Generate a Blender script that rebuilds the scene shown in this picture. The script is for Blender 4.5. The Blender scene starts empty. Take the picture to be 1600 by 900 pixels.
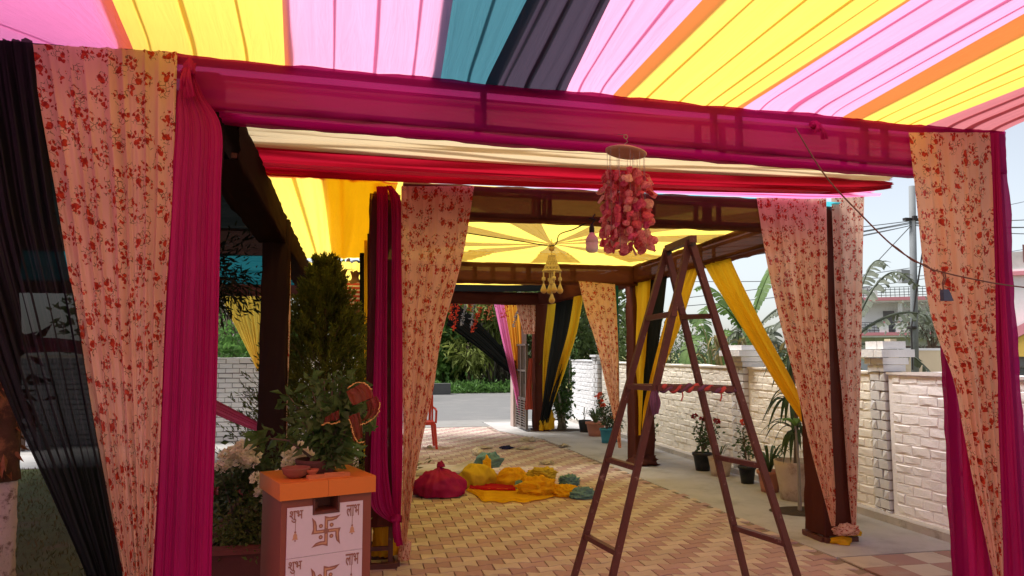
import bpy, math, random
import numpy as np
from mathutils import Vector, Matrix
from math import radians, sin, cos, pi
R = random.Random(7)
NR = np.random.default_rng(7)
S = bpy.context.scene
COL = S.collection

# ---------------------------------------------------------------- camera, world, sun, exposure
FPX, CAMH, YAW, PITCH = 1150.0, 1.6, radians(11.8), radians(5.07)
cd = bpy.data.cameras.new('camera'); cam = bpy.data.objects.new('camera', cd); COL.objects.link(cam)
cd.sensor_width = 36.0; cd.lens = 36.0 * FPX / 1600.0; cd.clip_start = 0.05; cd.clip_end = 2000
cam.location = (0, 0, CAMH); cam.rotation_euler = (pi / 2 + PITCH, 0, -YAW)
S.camera = cam
SUN_EL, SUN_AZ = radians(62), radians(-62)      # azimuth measured from +Y towards +X
W = bpy.data.worlds.new('World'); S.world = W; W.use_nodes = True
wn = W.node_tree; bg = wn.nodes['Background']
sky = wn.nodes.new('ShaderNodeTexSky'); sky.sky_type = 'NISHITA'; sky.sun_disc = False
sky.sun_elevation = SUN_EL; sky.sun_rotation = SUN_AZ; sky.dust_density = 1.5; sky.air_density = 1.0; sky.ozone_density = 1.0
hsv = wn.nodes.new('ShaderNodeHueSaturation'); hsv.inputs['Saturation'].default_value = 0.42
hsv.inputs['Value'].default_value = 1.0
wn.links.new(sky.outputs[0], hsv.inputs['Color']); wn.links.new(hsv.outputs[0], bg.inputs['Color'])
bg.inputs['Strength'].default_value = 0.077
sl = bpy.data.lights.new('sun', 'SUN'); sun = bpy.data.objects.new('sun', sl); COL.objects.link(sun)
sl.energy = 2.3; sl.angle = radians(25); sl.color = (1.0, 0.97, 0.93)
sd = Vector((sin(SUN_AZ) * cos(SUN_EL), cos(SUN_AZ) * cos(SUN_EL), sin(SUN_EL)))
sun.rotation_euler = sd.to_track_quat('Z', 'Y').to_euler(); sun.location = sd * 50
S.view_settings.view_transform = 'Standard'; S.view_settings.look = 'None'
S.view_settings.exposure = 1.42; S.view_settings.gamma = 1.0; S.view_settings.use_curve_mapping = False
cy = S.cycles
cy.max_bounces = 14; cy.diffuse_bounces = 7; cy.transmission_bounces = 10; cy.transparent_max_bounces = 24
cy.use_denoising = True; cy.caustics_reflective = False; cy.caustics_refractive = False

# ---------------------------------------------------------------- where a point of the photograph lies in the place
_f = np.array([sin(YAW) * cos(PITCH), cos(YAW) * cos(PITCH), sin(PITCH)]); _r = np.array([cos(YAW), -sin(YAW), 0.0]); _u = np.cross(_r, _f)
CAM = np.array([0, 0, CAMH])
def ray(x, y): return _f + (x - 800) / FPX * _r + (450 - y) / FPX * _u
def G(x, y, z=0.0): d = ray(x, y); return CAM + d * (z - CAMH) / d[2]
def AY(x, y, Y): d = ray(x, y); return CAM + d * Y / d[1]
def AX(x, y, X): d = ray(x, y); return CAM + d * X / d[0]
V = lambda *a: np.array(a, float)

# ---------------------------------------------------------------- objects
def tag(o, label=None, cat=None, group=None, kind=None):
    if label: o['label'] = label
    if cat: o['category'] = cat
    if group: o['group'] = group
    if kind: o['kind'] = kind
    return o
def thing(name, label, cat, loc, group=None):
    o = bpy.data.objects.new(name, None); o.empty_display_size = 0.1; COL.objects.link(o)
    o.location = tuple(float(c) for c in loc); return tag(o, label, cat, group)
def origin(o):
    v = Vector((0, 0, 0))
    while o is not None: v += o.location; o = o.parent
    return np.array(v)
def mesh(name, verts, faces, mat, parent=None, uv=None, smooth=False, loc=None):
    """verts in world coordinates; the object's own origin is its parent's (or loc)"""
    verts = np.asarray(verts, float)
    o0 = origin(parent) if parent is not None else (np.array(loc, float) if loc is not None else np.zeros(3))
    me = bpy.data.meshes.new(name)
    me.from_pydata((verts - o0).tolist(), [], faces if isinstance(faces, list) else faces.tolist())
    if uv is not None:
        l = me.uv_layers.new(name='UVMap'); vi = np.empty(len(me.loops), np.int32); me.loops.foreach_get('vertex_index', vi)
        l.data.foreach_set('uv', np.asarray(uv, np.float32)[vi].ravel())
    if smooth: me.polygons.foreach_set('use_smooth', np.ones(len(me.polygons), bool))
    if mat is not None: me.materials.append(mat)
    me.update()
    o = bpy.data.objects.new(name, me); COL.objects.link(o)
    if parent is not None: o.parent = parent
    elif loc is not None: o.location = tuple(float(c) for c in loc)
    return o
def inst(src, parent, loc=(0, 0, 0), rot=(0, 0, 0), sc=(1, 1, 1), name=None):
    o = src.copy(); COL.objects.link(o)
    if name: o.name = name
    o.parent = parent; o.location = tuple(float(c) for c in loc); o.rotation_euler = rot; o.scale = sc; return o
def copy_tree(o, parent=None):
    c = o.copy(); COL.objects.link(c); c.parent = parent
    for ch in list(o.children): copy_tree(ch, c)
    return c

class MB:
    def __init__(s): s.v = []; s.f = []; s.n = 0
    def add(s, v, f):
        v = np.asarray(v, float).reshape(-1, 3); s.v.append(v); k = s.n
        s.f += [[i + k for i in q] for q in f]; s.n += len(v); return s
    def box(s, c, d, rz=0.0, M=None):
        x, y, z = [a / 2 for a in d]
        v = np.array([(-x, -y, -z), (x, -y, -z), (x, y, -z), (-x, y, -z), (-x, -y, z), (x, -y, z), (x, y, z), (-x, y, z)])
        if M is not None: v = v @ np.array(M).T
        if rz: v = v @ np.array([[cos(rz), -sin(rz), 0], [sin(rz), cos(rz), 0], [0, 0, 1]]).T
        return s.add(v + np.array(c, float), [(0, 3, 2, 1), (4, 5, 6, 7), (0, 1, 5, 4), (1, 2, 6, 5), (2, 3, 7, 6), (3, 0, 4, 7)])
    def bbox(s, a, b): a, b = V(*a), V(*b); return s.box((a + b) / 2, np.abs(b - a))
    def bar(s, p, q, w, h=None, up=(0, 0, 1)):
        p, q = V(*p), V(*q); h = h or w; d = q - p; L = np.linalg.norm(d); d /= L
        up = V(*up)
        if abs(d @ up) > .95: up = V(0, 1, 0)
        a = np.cross(up, d); a /= np.linalg.norm(a); b = np.cross(d, a)
        return s.box((p + q) / 2, (w, L, h), M=np.array([a, d, b]).T)
    def tube(s, pts, rad, n=8, caps=True):
        pts = np.asarray(pts, float); m = len(pts); rad = np.broadcast_to(rad, (m,))
        t = np.gradient(pts, axis=0); t /= np.linalg.norm(t, axis=1)[:, None] + 1e-9
        ref = V(0, 0, 1) if abs(t[0][2]) < .9 else V(1, 0, 0)
        vs = []
        for i in range(m):
            a = np.cross(t[i], ref); a /= np.linalg.norm(a) + 1e-9; b = np.cross(t[i], a); ref = np.cross(a, t[i])
            an = np.arange(n) / n * 2 * pi
            vs.append(pts[i] + rad[i] * (np.cos(an)[:, None] * a + np.sin(an)[:, None] * b))
        f = [(i * n + j, i * n + (j + 1) % n, (i + 1) * n + (j + 1) % n, (i + 1) * n + j) for i in range(m - 1) for j in range(n)]
        if caps: f += [tuple(range(n))[::-1], tuple((m - 1) * n + j for j in range(n))]
        return s.add(np.concatenate(vs), f)
    def lathe(s, prof, c, n=16, M=None, wob=0, sc=(1, 1)):
        an = np.arange(n) / n * 2 * pi; vs = []
        for r, z in prof:
            rr = r * (1 + wob * np.sin(an * 3 + z * 20))
            vs.append(np.stack([rr * np.cos(an) * sc[0], rr * np.sin(an) * sc[1], np.full(n, z)], 1))
        v = np.concatenate(vs)
        if M is not None: v = v @ np.array(M).T
        m = len(prof)
        f = [(i * n + j, i * n + (j + 1) % n, (i + 1) * n + (j + 1) % n, (i + 1) * n + j) for i in range(m - 1) for j in range(n)]
        f += [tuple(range(n))[::-1], tuple((m - 1) * n + j for j in range(n))]
        return s.add(v + np.array(c, float), f)
    def build(s, name, mat, parent=None, smooth=False, loc=None):
        return mesh(name, np.concatenate(s.v), s.f, mat, parent, smooth=smooth, loc=loc)

# ---------------------------------------------------------------- materials
MATS = {}
def nodes_of(m): m.use_nodes = True; t = m.node_tree; t.nodes.clear(); return t, t.nodes, t.links
def mixc(t, a, b, fac, mode='MIX'):
    n = t.nodes.new('ShaderNodeMix'); n.data_type = 'RGBA'; n.blend_type = mode; n.clamp_factor = True
    for sock, val in ((n.inputs[0], fac), (n.inputs[6], a), (n.inputs[7], b)):
        if hasattr(val, 'is_output'): t.links.new(val, sock)
        elif isinstance(val, (int, float)): sock.default_value = val
        else: sock.default_value = (*val[:3], 1)
    return n.outputs[2]
def mth(t, op, a, b=0.0, c=0.0):
    n = t.nodes.new('ShaderNodeMath'); n.operation = op
    for i, val in enumerate((a, b, c)):
        if hasattr(val, 'is_output'): t.links.new(val, n.inputs[i])
        else: n.inputs[i].default_value = val
    return n.outputs[0]
def ramp(t, x, a, b):
    n = t.nodes.new('ShaderNodeMapRange'); n.interpolation_type = 'SMOOTHSTEP'; t.links.new(x, n.inputs[0]); n.inputs[1].default_value = a; n.inputs[2].default_value = b
    return n.outputs[0]
def coord(t, kind='Object', scale=(1, 1, 1)):
    n = t.nodes.new('ShaderNodeTexCoord'); m = t.nodes.new('ShaderNodeMapping'); m.inputs['Scale'].default_value = scale
    t.links.new(n.outputs[kind], m.inputs[0]); return m.outputs[0]
def geo(t, scale=(1, 1, 1)):
    n = t.nodes.new('ShaderNodeNewGeometry'); m = t.nodes.new('ShaderNodeMapping'); m.inputs['Scale'].default_value = scale
    t.links.new(n.outputs['Position'], m.inputs[0]); return m.outputs[0]
def noise(t, vec, sc, det=4, rough=.55, dist=0.0):
    n = t.nodes.new('ShaderNodeTexNoise'); n.inputs['Scale'].default_value = sc; n.inputs['Detail'].default_value = det
    n.inputs['Roughness'].default_value = rough; n.inputs['Distortion'].default_value = dist; t.links.new(vec, n.inputs['Vector']); return n.outputs['Fac']
def bump(t, h, st, dist=.01):
    n = t.nodes.new('ShaderNodeBump'); n.inputs['Strength'].default_value = st; n.inputs['Distance'].default_value = dist
    t.links.new(h, n.inputs['Height']); return n.outputs[0]
def solid(name, col, rough=.7, var=.2, sc=6.0, metal=0.0, bst=.25, bsc=None, spec=.3, dirt=None, dsc=1.5, dlo=.5, dhi=.7, streak=1):
    """painted, earthen or metal surface: mottled colour, fine relief, optional blotches of a second colour"""
    if name in MATS: return MATS[name]
    m = bpy.data.materials.new(name); t, N, L = nodes_of(m)
    o = N.new('ShaderNodeOutputMaterial'); p = N.new('ShaderNodeBsdfPrincipled'); L.new(p.outputs[0], o.inputs[0])
    g = geo(t); n1 = noise(t, g, sc, 6, .6); n2 = noise(t, g, sc * 7, 4, .6)
    c = mixc(t, [x * (1 - var) for x in col], [min(1, x * (1 + var)) for x in col], n1)
    c = mixc(t, c, [x * .7 for x in col], mth(t, 'MULTIPLY', ramp(t, n2, .55, .8), var))
    if dirt is not None: c = mixc(t, c, dirt, ramp(t, noise(t, geo(t, (1, 1, streak)) if streak != 1 else g, dsc, 6, .7), dlo, dhi))
    L.new(c, p.inputs['Base Color']); p.inputs['Roughness'].default_value = rough; p.inputs['Metallic'].default_value = metal
    p.inputs['Specular IOR Level'].default_value = spec
    L.new(bump(t, noise(t, g, bsc or sc * 12, 5, .65), bst, .006), p.inputs['Normal'])
    MATS[name] = m; return m
def fabric(name, col, transl=.45, transp=0.0, tcol=None, sheen=.03, var=.12, stripe=1.0, floral=False, wr=.5, grp=None):
    if name in MATS: return MATS[name]
    m = bpy.data.materials.new(name); t, N, L = nodes_of(m)
    o = N.new('ShaderNodeOutputMaterial')
    uv = coord(t, 'UV', (1, 1, 1)); uvs = coord(t, 'UV', (14 * stripe, 1.1, 1)); uvw = coord(t, 'UV', (260, 320, 1))
    n1 = noise(t, uvs, 1.0, 3, .55, .6); n2 = noise(t, uv, 2.3, 3); nw = noise(t, uvw, 1.0, 2)
    k = mth(t, 'ADD', mth(t, 'MULTIPLY', n1, .5), mth(t, 'MULTIPLY', n2, .5))
    lo = [x * (1 - var) for x in col]; hi = [min(1, x * (1 + var)) for x in col]
    c = mixc(t, lo, hi, ramp(t, k, .3, .7)); c = mixc(t, c, [x * .8 for x in col], mth(t, 'MULTIPLY', nw, .25))
    if tcol is None: tcol = col
    ct = mixc(t, tcol, [min(1, x * 1.1) for x in tcol], n2)
    if floral:
        d = N.new('ShaderNodeTexNoise'); d.inputs['Scale'].default_value = 34; d.inputs['Detail'].default_value = 2; L.new(uv, d.inputs['Vector'])
        vm = N.new('ShaderNodeVectorMath'); vm.operation = 'SCALE'; vm.inputs['Scale'].default_value = .034; L.new(d.outputs['Color'], vm.inputs[0])
        va = N.new('ShaderNodeVectorMath'); va.operation = 'ADD'; L.new(uv, va.inputs[0]); L.new(vm.outputs[0], va.inputs[1])
        def vor(sc, vec, rnd=1.0, feat='F1'):
            v = N.new('ShaderNodeTexVoronoi'); v.voronoi_dimensions = '2D'; v.feature = feat; v.inputs['Scale'].default_value = sc
            v.inputs['Randomness'].default_value = rnd; L.new(vec, v.inputs['Vector']); return v
        A = vor(10.5, va.outputs[0], .8); B = vor(36, va.outputs[0], .95); Cc = vor(40, va.outputs[0], 1.0, 'DISTANCE_TO_EDGE')
        sp = N.new('ShaderNodeSeparateColor'); L.new(A.outputs['Color'], sp.inputs[0])
        sb = N.new('ShaderNodeSeparateColor'); L.new(B.outputs['Color'], sb.inputs[0])
        big = mth(t, 'LESS_THAN', A.outputs['Distance'], mth(t, 'ADD', .06, mth(t, 'MULTIPLY', sp.outputs[0], .15)))
        near = mth(t, 'LESS_THAN', A.outputs['Distance'], .42)
        bud = mth(t, 'MULTIPLY', near, mth(t, 'MULTIPLY', mth(t, 'LESS_THAN', B.outputs['Distance'], .36), mth(t, 'GREATER_THAN', sb.outputs[0], .42)))
        stem = mth(t, 'MULTIPLY', mth(t, 'LESS_THAN', A.outputs['Distance'], .47), mth(t, 'MULTIPLY', mth(t, 'LESS_THAN', Cc.outputs['Distance'], .06), mth(t, 'GREATER_THAN', sb.outputs[1], .35)))
        red = mixc(t, (.33, .025, .02), (.66, .07, .03), ramp(t, noise(t, uv, 45, 2), .35, .65)); pet = mth(t, 'MAXIMUM', big, bud)
        grn = (.13, .075, .03)
        c = mixc(t, mixc(t, c, grn, mth(t, 'MULTIPLY', stem, .85)), red, pet)
        ct = mixc(t, mixc(t, ct, grn, mth(t, 'MULTIPLY', stem, .8)), red, pet)
    nb = bump(t, mth(t, 'ADD', n1, mth(t, 'MULTIPLY', nw, .06)), wr, .02)
    a = N.new('ShaderNodeBsdfDiffuse'); b = N.new('ShaderNodeBsdfTranslucent'); L.new(c, a.inputs[0]); L.new(ct, b.inputs[0])
    L.new(nb, a.inputs['Normal']); L.new(nb, b.inputs['Normal'])
    mx = N.new('ShaderNodeMixShader'); mx.inputs[0].default_value = transl; L.new(a.outputs[0], mx.inputs[1]); L.new(b.outputs[0], mx.inputs[2]); out = mx.outputs[0]
    if sheen:
        g = N.new('ShaderNodeBsdfGlossy'); g.inputs['Roughness'].default_value = .42; L.new(nb, g.inputs['Normal']); g.inputs[0].default_value = (*[min(1, .4 + .6 * x) for x in col], 1)
        m2 = N.new('ShaderNodeMixShader'); m2.inputs[0].default_value = sheen; L.new(out, m2.inputs[1]); L.new(g.outputs[0], m2.inputs[2]); out = m2.outputs[0]
    if transp:
        tr = N.new('ShaderNodeBsdfTransparent'); m3 = N.new('ShaderNodeMixShader'); m3.inputs[0].default_value = transp
        tr.inputs[0].default_value = (*[min(1, .55 + .45 * x) for x in col], 1)
        L.new(out, m3.inputs[1]); L.new(tr.outputs[0], m3.inputs[2]); out = m3.outputs[0]
    L.new(out, o.inputs[0]); MATS[name] = m; return m
def leafmat(name, col, var=.45, transl=.3, col2=None, sc=5.0):
    if name in MATS: return MATS[name]
    m = bpy.data.materials.new(name); t, N, L = nodes_of(m); o = N.new('ShaderNodeOutputMaterial')
    g = geo(t); c = mixc(t, [x * (1 - var) for x in col], col2 or [x * (1 + var) for x in col], ramp(t, noise(t, g, sc, 4, .7), .3, .72))
    c = mixc(t, c, [x * 1.5 for x in col], mth(t, 'MULTIPLY', ramp(t, noise(t, g, sc * 9, 2), .5, .8), .5))
    p = N.new('ShaderNodeBsdfPrincipled'); p.inputs['Roughness'].default_value = .55; p.inputs['Specular IOR Level'].default_value = .25; L.new(c, p.inputs['Base Color'])
    b = N.new('ShaderNodeBsdfTranslucent'); L.new(c, b.inputs[0])
    mx = N.new('ShaderNodeMixShader'); mx.inputs[0].default_value = transl; L.new(p.outputs[0], mx.inputs[1]); L.new(b.outputs[0], mx.inputs[2]); L.new(mx.outputs[0], o.inputs[0])
    MATS[name] = m; return m

PINK = dict(col=(.90, .40, .62), tcol=(.78, .30, .46), transl=.8, sheen=.01, var=.09)
FB = lambda n, **k: fabric(n, **k)
M_pink = fabric('pink cloth', **PINK)
M_pinkd = fabric('deep pink cloth', (.85, .24, .50), .7, tcol=(.85, .22, .47), sheen=.01, var=.06)
M_yel = fabric('yellow cloth', (.90, .60, .07), .76, tcol=(.97, .67, .11), sheen=.01, var=.06)
M_yelf = fabric('pale yellow cloth', (.90, .62, .12), .76, tcol=(.86, .57, .10), sheen=.01, var=.09)
M_yel2 = fabric('golden yellow cloth', (.85, .50, .02), .45, tcol=(.95, .62, .03), sheen=.02)
M_org = fabric('orange cloth', (.85, .36, .03), .5, tcol=(.95, .45, .05))
M_teal = fabric('teal cloth', (.06, .20, .26), .5, tcol=(.065, .20, .25), sheen=.01, var=.07)
M_dteal = fabric('dark teal cloth', (.012, .13, .16), .25, sheen=.02)
M_blk = fabric('sheer black cloth', (.012, .013, .014), .2, transp=.085, sheen=.02)
M_blk2 = fabric('black cloth', (.010, .012, .012), .2, sheen=.03)
M_blkc = fabric('black canopy cloth', (.03, .02, .035), .55, tcol=(.055, .038, .06), transp=.03)
M_mag = fabric('magenta cloth', (.44, .006, .12), .30, tcol=(.58, .008, .17), sheen=.03, stripe=.6)
M_magS = fabric('sheer magenta cloth', (.46, .006, .17), .5, transp=.24, tcol=(.74, .012, .30), sheen=.02, var=.05, stripe=.12)
M_brn = fabric('sheer brown cloth', (.12, .034, .024), .35, transp=.10, tcol=(.22, .065, .045), sheen=.02)
M_brnB = fabric('sheer brown beam cloth', (.13, .042, .027), .5, transp=.28, tcol=(.30, .10, .055), sheen=.02, var=.06, stripe=.12)
M_dbrn = fabric('dark brown cloth', (.034, .016, .013), .15, sheen=.015)
M_flo = fabric('floral print cloth', (.84, .52, .38), .36, tcol=(.90, .58, .42), floral=True, sheen=.01, transp=.03)
M_cream = fabric('cream cloth', (.80, .66, .42), .4, tcol=(.85, .68, .42), sheen=.01)
M_rib = fabric('cream ribbon cloth', (.90, .84, .76), .3, tcol=(.9, .86, .85), sheen=.0)
M_red = fabric('red cloth', (.55, .010, .03), .35, tcol=(.62, .012, .04), sheen=.03, var=.3)
M_white = fabric('white cloth', (.66, .60, .52), .3, sheen=.01)
M_rust = fabric('pale red cloth', (.50, .13, .13), .5, tcol=(.62, .20, .22))
M_steel = solid('brown painted steel', (.105, .034, .026), .5, .3, 9, bst=.15, dirt=(.26, .16, .125), dlo=.58, dhi=.74, dsc=22)
M_dark = solid('dark steel', (.03, .022, .02), .5, .3, 8)

# ---------------------------------------------------------------- cloth builders
def cr(P, t):
    """Catmull-Rom through the rows of P at parameters t in [0, 1] (uniform knots)"""
    P = np.asarray(P, float); n = len(P); x = np.clip(t, 0, 1) * (n - 1); i = np.minimum(x.astype(int), n - 2); s = (x - i)
    sh = (-1,) + (1,) * (P.ndim - 1); s = s.reshape(sh)
    g = lambda k: P[np.clip(k, 0, n - 1)]
    p0, p1, p2, p3 = g(i - 1), g(i), g(i + 1), g(i + 2)
    return .5 * (2 * p1 + (p2 - p0) * s + (2 * p0 - 5 * p1 + 4 * p2 - p3) * s ** 2 + (3 * p1 - p0 - 3 * p2 + p3) * s ** 3)
def snoise(x, seed, oct=3):
    r = np.random.default_rng(seed); y = 0
    for k in range(oct): y = y + np.sin(x * (1.7 ** k) * 2 * pi + r.uniform(0, 6.28)) / 1.6 ** k
    return y / 2
def drape(name, mat, rows, nf=8, amp=.02, nv=36, seed=0, parent=None, full=1.25, nuf=8, sharp=.0, pleat=False, drift=.5, wav=0.0, label=None, cat=None, group=None, fine=.35, loc=None):
    """hanging or slung cloth: rows = [(left, right, fold depth factor)], top first; folds run along the rows' direction of travel"""
    nu = max(6, int(nf * nuf)); u = np.linspace(0, 1, nu + 1); v = np.linspace(0, 1, nv + 1)
    A = cr([r[0] for r in rows], v); B = cr([r[1] for r in rows], v); m = np.clip(cr([[r[2] if len(r) > 2 else 1.0] for r in rows], v)[:, 0], 0, 9)
    Cn = (A + B) / 2; tv = np.gradient(Cn, axis=0); wd = B - A
    nrm = np.cross(wd, tv); nrm /= np.linalg.norm(nrm, axis=1)[:, None] + 1e-9
    U, Vv = np.meshgrid(u, v)
    w = U + .35 / max(nf, 1) * snoise(U * max(1, nf / 2.5), seed) + .1 / max(nf, 1) * drift * snoise(Vv * 1.3 + U, seed + 1)
    ph = 2 * pi * nf * w
    fo = np.sin(ph); fo = np.sign(fo) * np.abs(fo) ** (1 - sharp * .6)
    fo = fo * (.65 + .5 * snoise(U * nf / 3 + .3 * Vv, seed + 2)) + fine * np.sin(2.3 * ph + 1.7 + 2 * Vv * drift)
    if pleat:
        fo = (2 * np.abs(np.sin(ph / 2)) ** .5 - 1.3) * (.7 + .5 * snoise(U * nf / 3 + .2 * Vv, seed + 2)) + fine * np.sin(2.3 * ph + 2 * Vv * drift)
    D = amp * m[:, None] * fo
    P = A[:, None, :] * (1 - U[..., None]) + B[:, None, :] * U[..., None] + nrm[:, None, :] * D[..., None]
    if wav: P[..., 2] += wav * snoise(Vv * 2 + U * .5, seed + 5) * np.sin(pi * Vv)
    wmax = np.linalg.norm(wd, axis=1).max() * full; ln = np.concatenate([[0], np.cumsum(np.linalg.norm(np.diff(Cn, axis=0), axis=1))])
    uv = np.stack([U * wmax + seed * .37, np.broadcast_to(ln[:, None], U.shape) + seed * .11], -1)
    k = nu + 1; i, j = np.meshgrid(np.arange(nv), np.arange(nu), indexing='ij'); q = (i * k + j).ravel()
    F = np.stack([q, q + 1, q + k + 1, q + k], 1)
    if loc is None and parent is None: loc = P.reshape(-1, 3)[np.argmin(P.reshape(-1, 3)[:, 2])]
    o = mesh(name, P.reshape(-1, 3), F, mat, parent, uv.reshape(-1, 2), True, loc)
    return tag(o, label, cat, group)
def sleeve(name, mat, p, q, w, h, parent, seed=0, wr=.006, nl=60, up=(0, 0, 1), n=44, tw=0.0, w2=None, h2=None):
    """cloth wrapped round a box section from p to q, with stretched wrinkles"""
    p, q = V(*p), V(*q); d = q - p; Ln = np.linalg.norm(d); d = d / Ln; up = V(*up); a = np.cross(d, up); a /= np.linalg.norm(a); b = np.cross(a, d)
    s = np.linspace(0, 1, n, endpoint=False); per = np.zeros((n, 2))
    for k, x in enumerate(s * 4):
        e = int(x); fr = x - e; fr = fr * 2 - 1; fr = np.sign(fr) * (abs(fr) ** .8)
        per[k] = [(fr, -1), (1, fr), (-fr, 1), (-1, -fr)][e]
    t = np.linspace(0, 1, nl + 1); TT, SS = np.meshgrid(t, s, indexing='ij')
    dsp = wr * (snoise(SS * 9 + TT * Ln * .8, seed) + .7 * snoise(SS * 4 + TT * Ln * 2.2, seed + 1) + .4 * snoise(SS * 23 - TT * Ln * 1.5, seed + 2))
    W2 = w + ((w2 or w) - w) * TT; H2 = h + ((h2 or h) - h) * TT
    X = per[None, :, 0] * (W2 / 2 + dsp); Z = per[None, :, 1] * (H2 / 2 + dsp)
    P = p + d * (TT * Ln)[..., None] + a * X[..., None] + b * Z[..., None]
    i, j = np.meshgrid(np.arange(nl), np.arange(n), indexing='ij')
    F = np.stack([i * n + j, i * n + (j + 1) % n, (i + 1) * n + (j + 1) % n, (i + 1) * n + j], -1).reshape(-1, 4)
    uv = np.stack([np.broadcast_to(np.abs(s * 2 - 1)[None] * (w + h), TT.shape), TT * Ln], -1).reshape(-1, 2)
    return mesh(name, P.reshape(-1, 3), F, mat, parent, uv, True)
def lump(name, mat, c, r, seed=0, n=40, m=26, crease=.22, parent=None, flat=.75, fold=7, label=None, cat=None, group=None, neck=None):
    """crumpled heap or tied bundle of cloth lying on the ground at c"""
    th = np.linspace(0, 2 * pi, n, endpoint=False); ph = np.linspace(0, pi, m); T, PH = np.meshgrid(th, ph)
    Pc = np.stack([np.cos(T) * np.sin(PH), np.sin(T) * np.sin(PH), np.cos(PH)], -1)
    rg = np.random.default_rng(seed); k = np.ones_like(T); wp = sum(np.sin((Pc @ rg.normal(size=3)) * 2.2 + rg.uniform(0, 6)) for _ in range(3)) * .5
    for q in range(9):
        dv = rg.normal(size=3); f = rg.uniform(1.2, fold * .55); k += crease / (q * .4 + 1.0) * ((1 - np.abs(np.sin(f * (Pc @ dv) + wp * (1 + .3 * q) + rg.uniform(0, 6)))) ** 1.3 - .36)
    P = Pc * k[..., None]
    if neck is not None:
        top = np.clip(1 - PH / .9, 0, 1); P[..., 2] += neck * top ** 1.5; s = 1 - .72 * top; P[..., 0] *= s; P[..., 1] *= s
        P += (.03 * np.sin(T * 13 + 2 * np.sin(T * 3)) * np.sin(np.clip(PH * 1.2, 0, pi)) ** .5)[..., None] * Pc
    P[..., 2] = np.where(P[..., 2] < -.35, -.35 + (P[..., 2] + .35) * .12, P[..., 2]); P = P * np.array(r); P[..., 2] -= P[..., 2].min()
    P = P + np.array(c, float)
    i, j = np.meshgrid(np.arange(m - 1), np.arange(n), indexing='ij')
    F = np.stack([i * n + j, (i + 1) * n + j, (i + 1) * n + (j + 1) % n, i * n + (j + 1) % n], -1).reshape(-1, 4)
    uv = np.stack([T * .2, PH * .3], -1).reshape(-1, 2)
    return tag(mesh(name, P.reshape(-1, 3), F, mat, parent, uv, True, loc=c if parent is None else None), label, cat, group)

# ================================================================ ground, paving, road
M_earth = solid('bare earth', (.20, .15, .10), .95, .3, 2, bst=.6)
M_conc = solid('worn concrete', (.45, .43, .415), .9, .16, 2.5, bst=.5, bsc=60, dirt=(.32, .30, .28), dsc=1.3, dlo=.45, dhi=.72)
M_road = solid('old asphalt', (.17, .165, .16), .9, .12, 3, bst=.5, bsc=90, dirt=(.21, .20, .19), dsc=.8)
M_grass = solid('short turf', (.075, .085, .022), .95, .45, 5, bst=.9, bsc=60, dirt=(.11, .08, .035), dsc=2.2)
M_joint = solid('sandy joint filling', (.27, .20, .155), .95, .3, 20)
M_py = [solid('ochre paver %d' % i, c, .85, .13, 7, bst=.4, bsc=160, dirt=(.44, .34, .27), dsc=1.7, dlo=.42, dhi=.8) for i, c in enumerate([(.56, .465, .385), (.51, .425, .35), (.60, .50, .42)])]
M_pr = [solid('red paver %d' % i, c, .85, .13, 7, bst=.4, bsc=160, dirt=(.42, .31, .26), dsc=1.7, dlo=.42, dhi=.8) for i, c in enumerate([(.44, .285, .26), (.40, .26, .245), (.47, .32, .295)])]
M_tl = solid('cream checker tile', (.52, .44, .35), .55, .1, 5, dirt=(.38, .31, .26), dsc=2.5)
M_tr = solid('red checker tile', (.34, .19, .155), .55, .12, 5, dirt=(.36, .27, .22), dsc=2.5)
M_marble = solid('dusty floor slab', (.46, .33, .26), .6, .15, 4)
M_kerb = solid('concrete kerb', (.12, .115, .11), .9, .2, 6, bst=.5)

def sheet(name, poly, z, mat, kind='structure', th=None):
    n = len(poly); v = [(x, y, z) for x, y in poly]; f = [tuple(range(n))]
    if th:
        v += [(x, y, z - th) for x, y in poly]; f += [tuple(range(n, 2 * n))[::-1]] + [(i, i + n, (i + 1) % n + n, (i + 1) % n) for i in range(n)]
    return tag(mesh(name, v, f, mat), kind=kind)
sheet('ground', [(-400, -200), (400, -200), (400, 700), (-400, 700)], -.16, M_earth)
sheet('lawn', [(-14, -3), (-.15, -3), (-.15, 11.6), (-14, 11.6)], -.01, M_grass, th=.1)
sheet('path', [(-14, 11.62), (.0, 11.62), (.0, 16.2), (-14, 16.2)], -.004, M_conc, th=.1)
conc = [(3.72, 5.32), (5.2, 5.32), (5.2, 17.2), (2.9, 17.2), (2.9, 15.2), (3.45, 13.5)]
sheet('concrete_strip', conc, 0.0, M_conc, th=.1)
sheet('apron', [(-14, 16.22), (2.88, 16.22), (2.88, 17.22), (16, 17.22), (16, 17.9), (-14, 17.6)], -.006, solid('pale concrete apron', (.25, .24, .225), .9, .12, 2, bst=.4, dirt=(.2, .185, .17)), th=.1)
sheet('road', [(-160, 17.0), (-14, 17.62), (16, 17.92), (160, 18.5), (160, 34), (16, 31), (4, 29.8), (-14, 28.6), (-160, 27)], -.012, M_road, th=.1)
sheet('verge', [(-160, 27.1), (-14, 28.7), (4, 29.9), (16, 31.1), (160, 34.1), (160, 90), (-160, 90)], -.03, solid('grassy verge', (.09, .11, .03), .95, .5, 1.2, bst=.8, dirt=(.2, .16, .09), dsc=.9), th=.1)
sheet('plot_ground', [(5.35, 4), (40, 4), (40, 17.2), (5.35, 17.2)], -.02, solid('rough plot soil', (.14, .13, .06), .95, .4, 2, bst=.7), th=.1)

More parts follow.
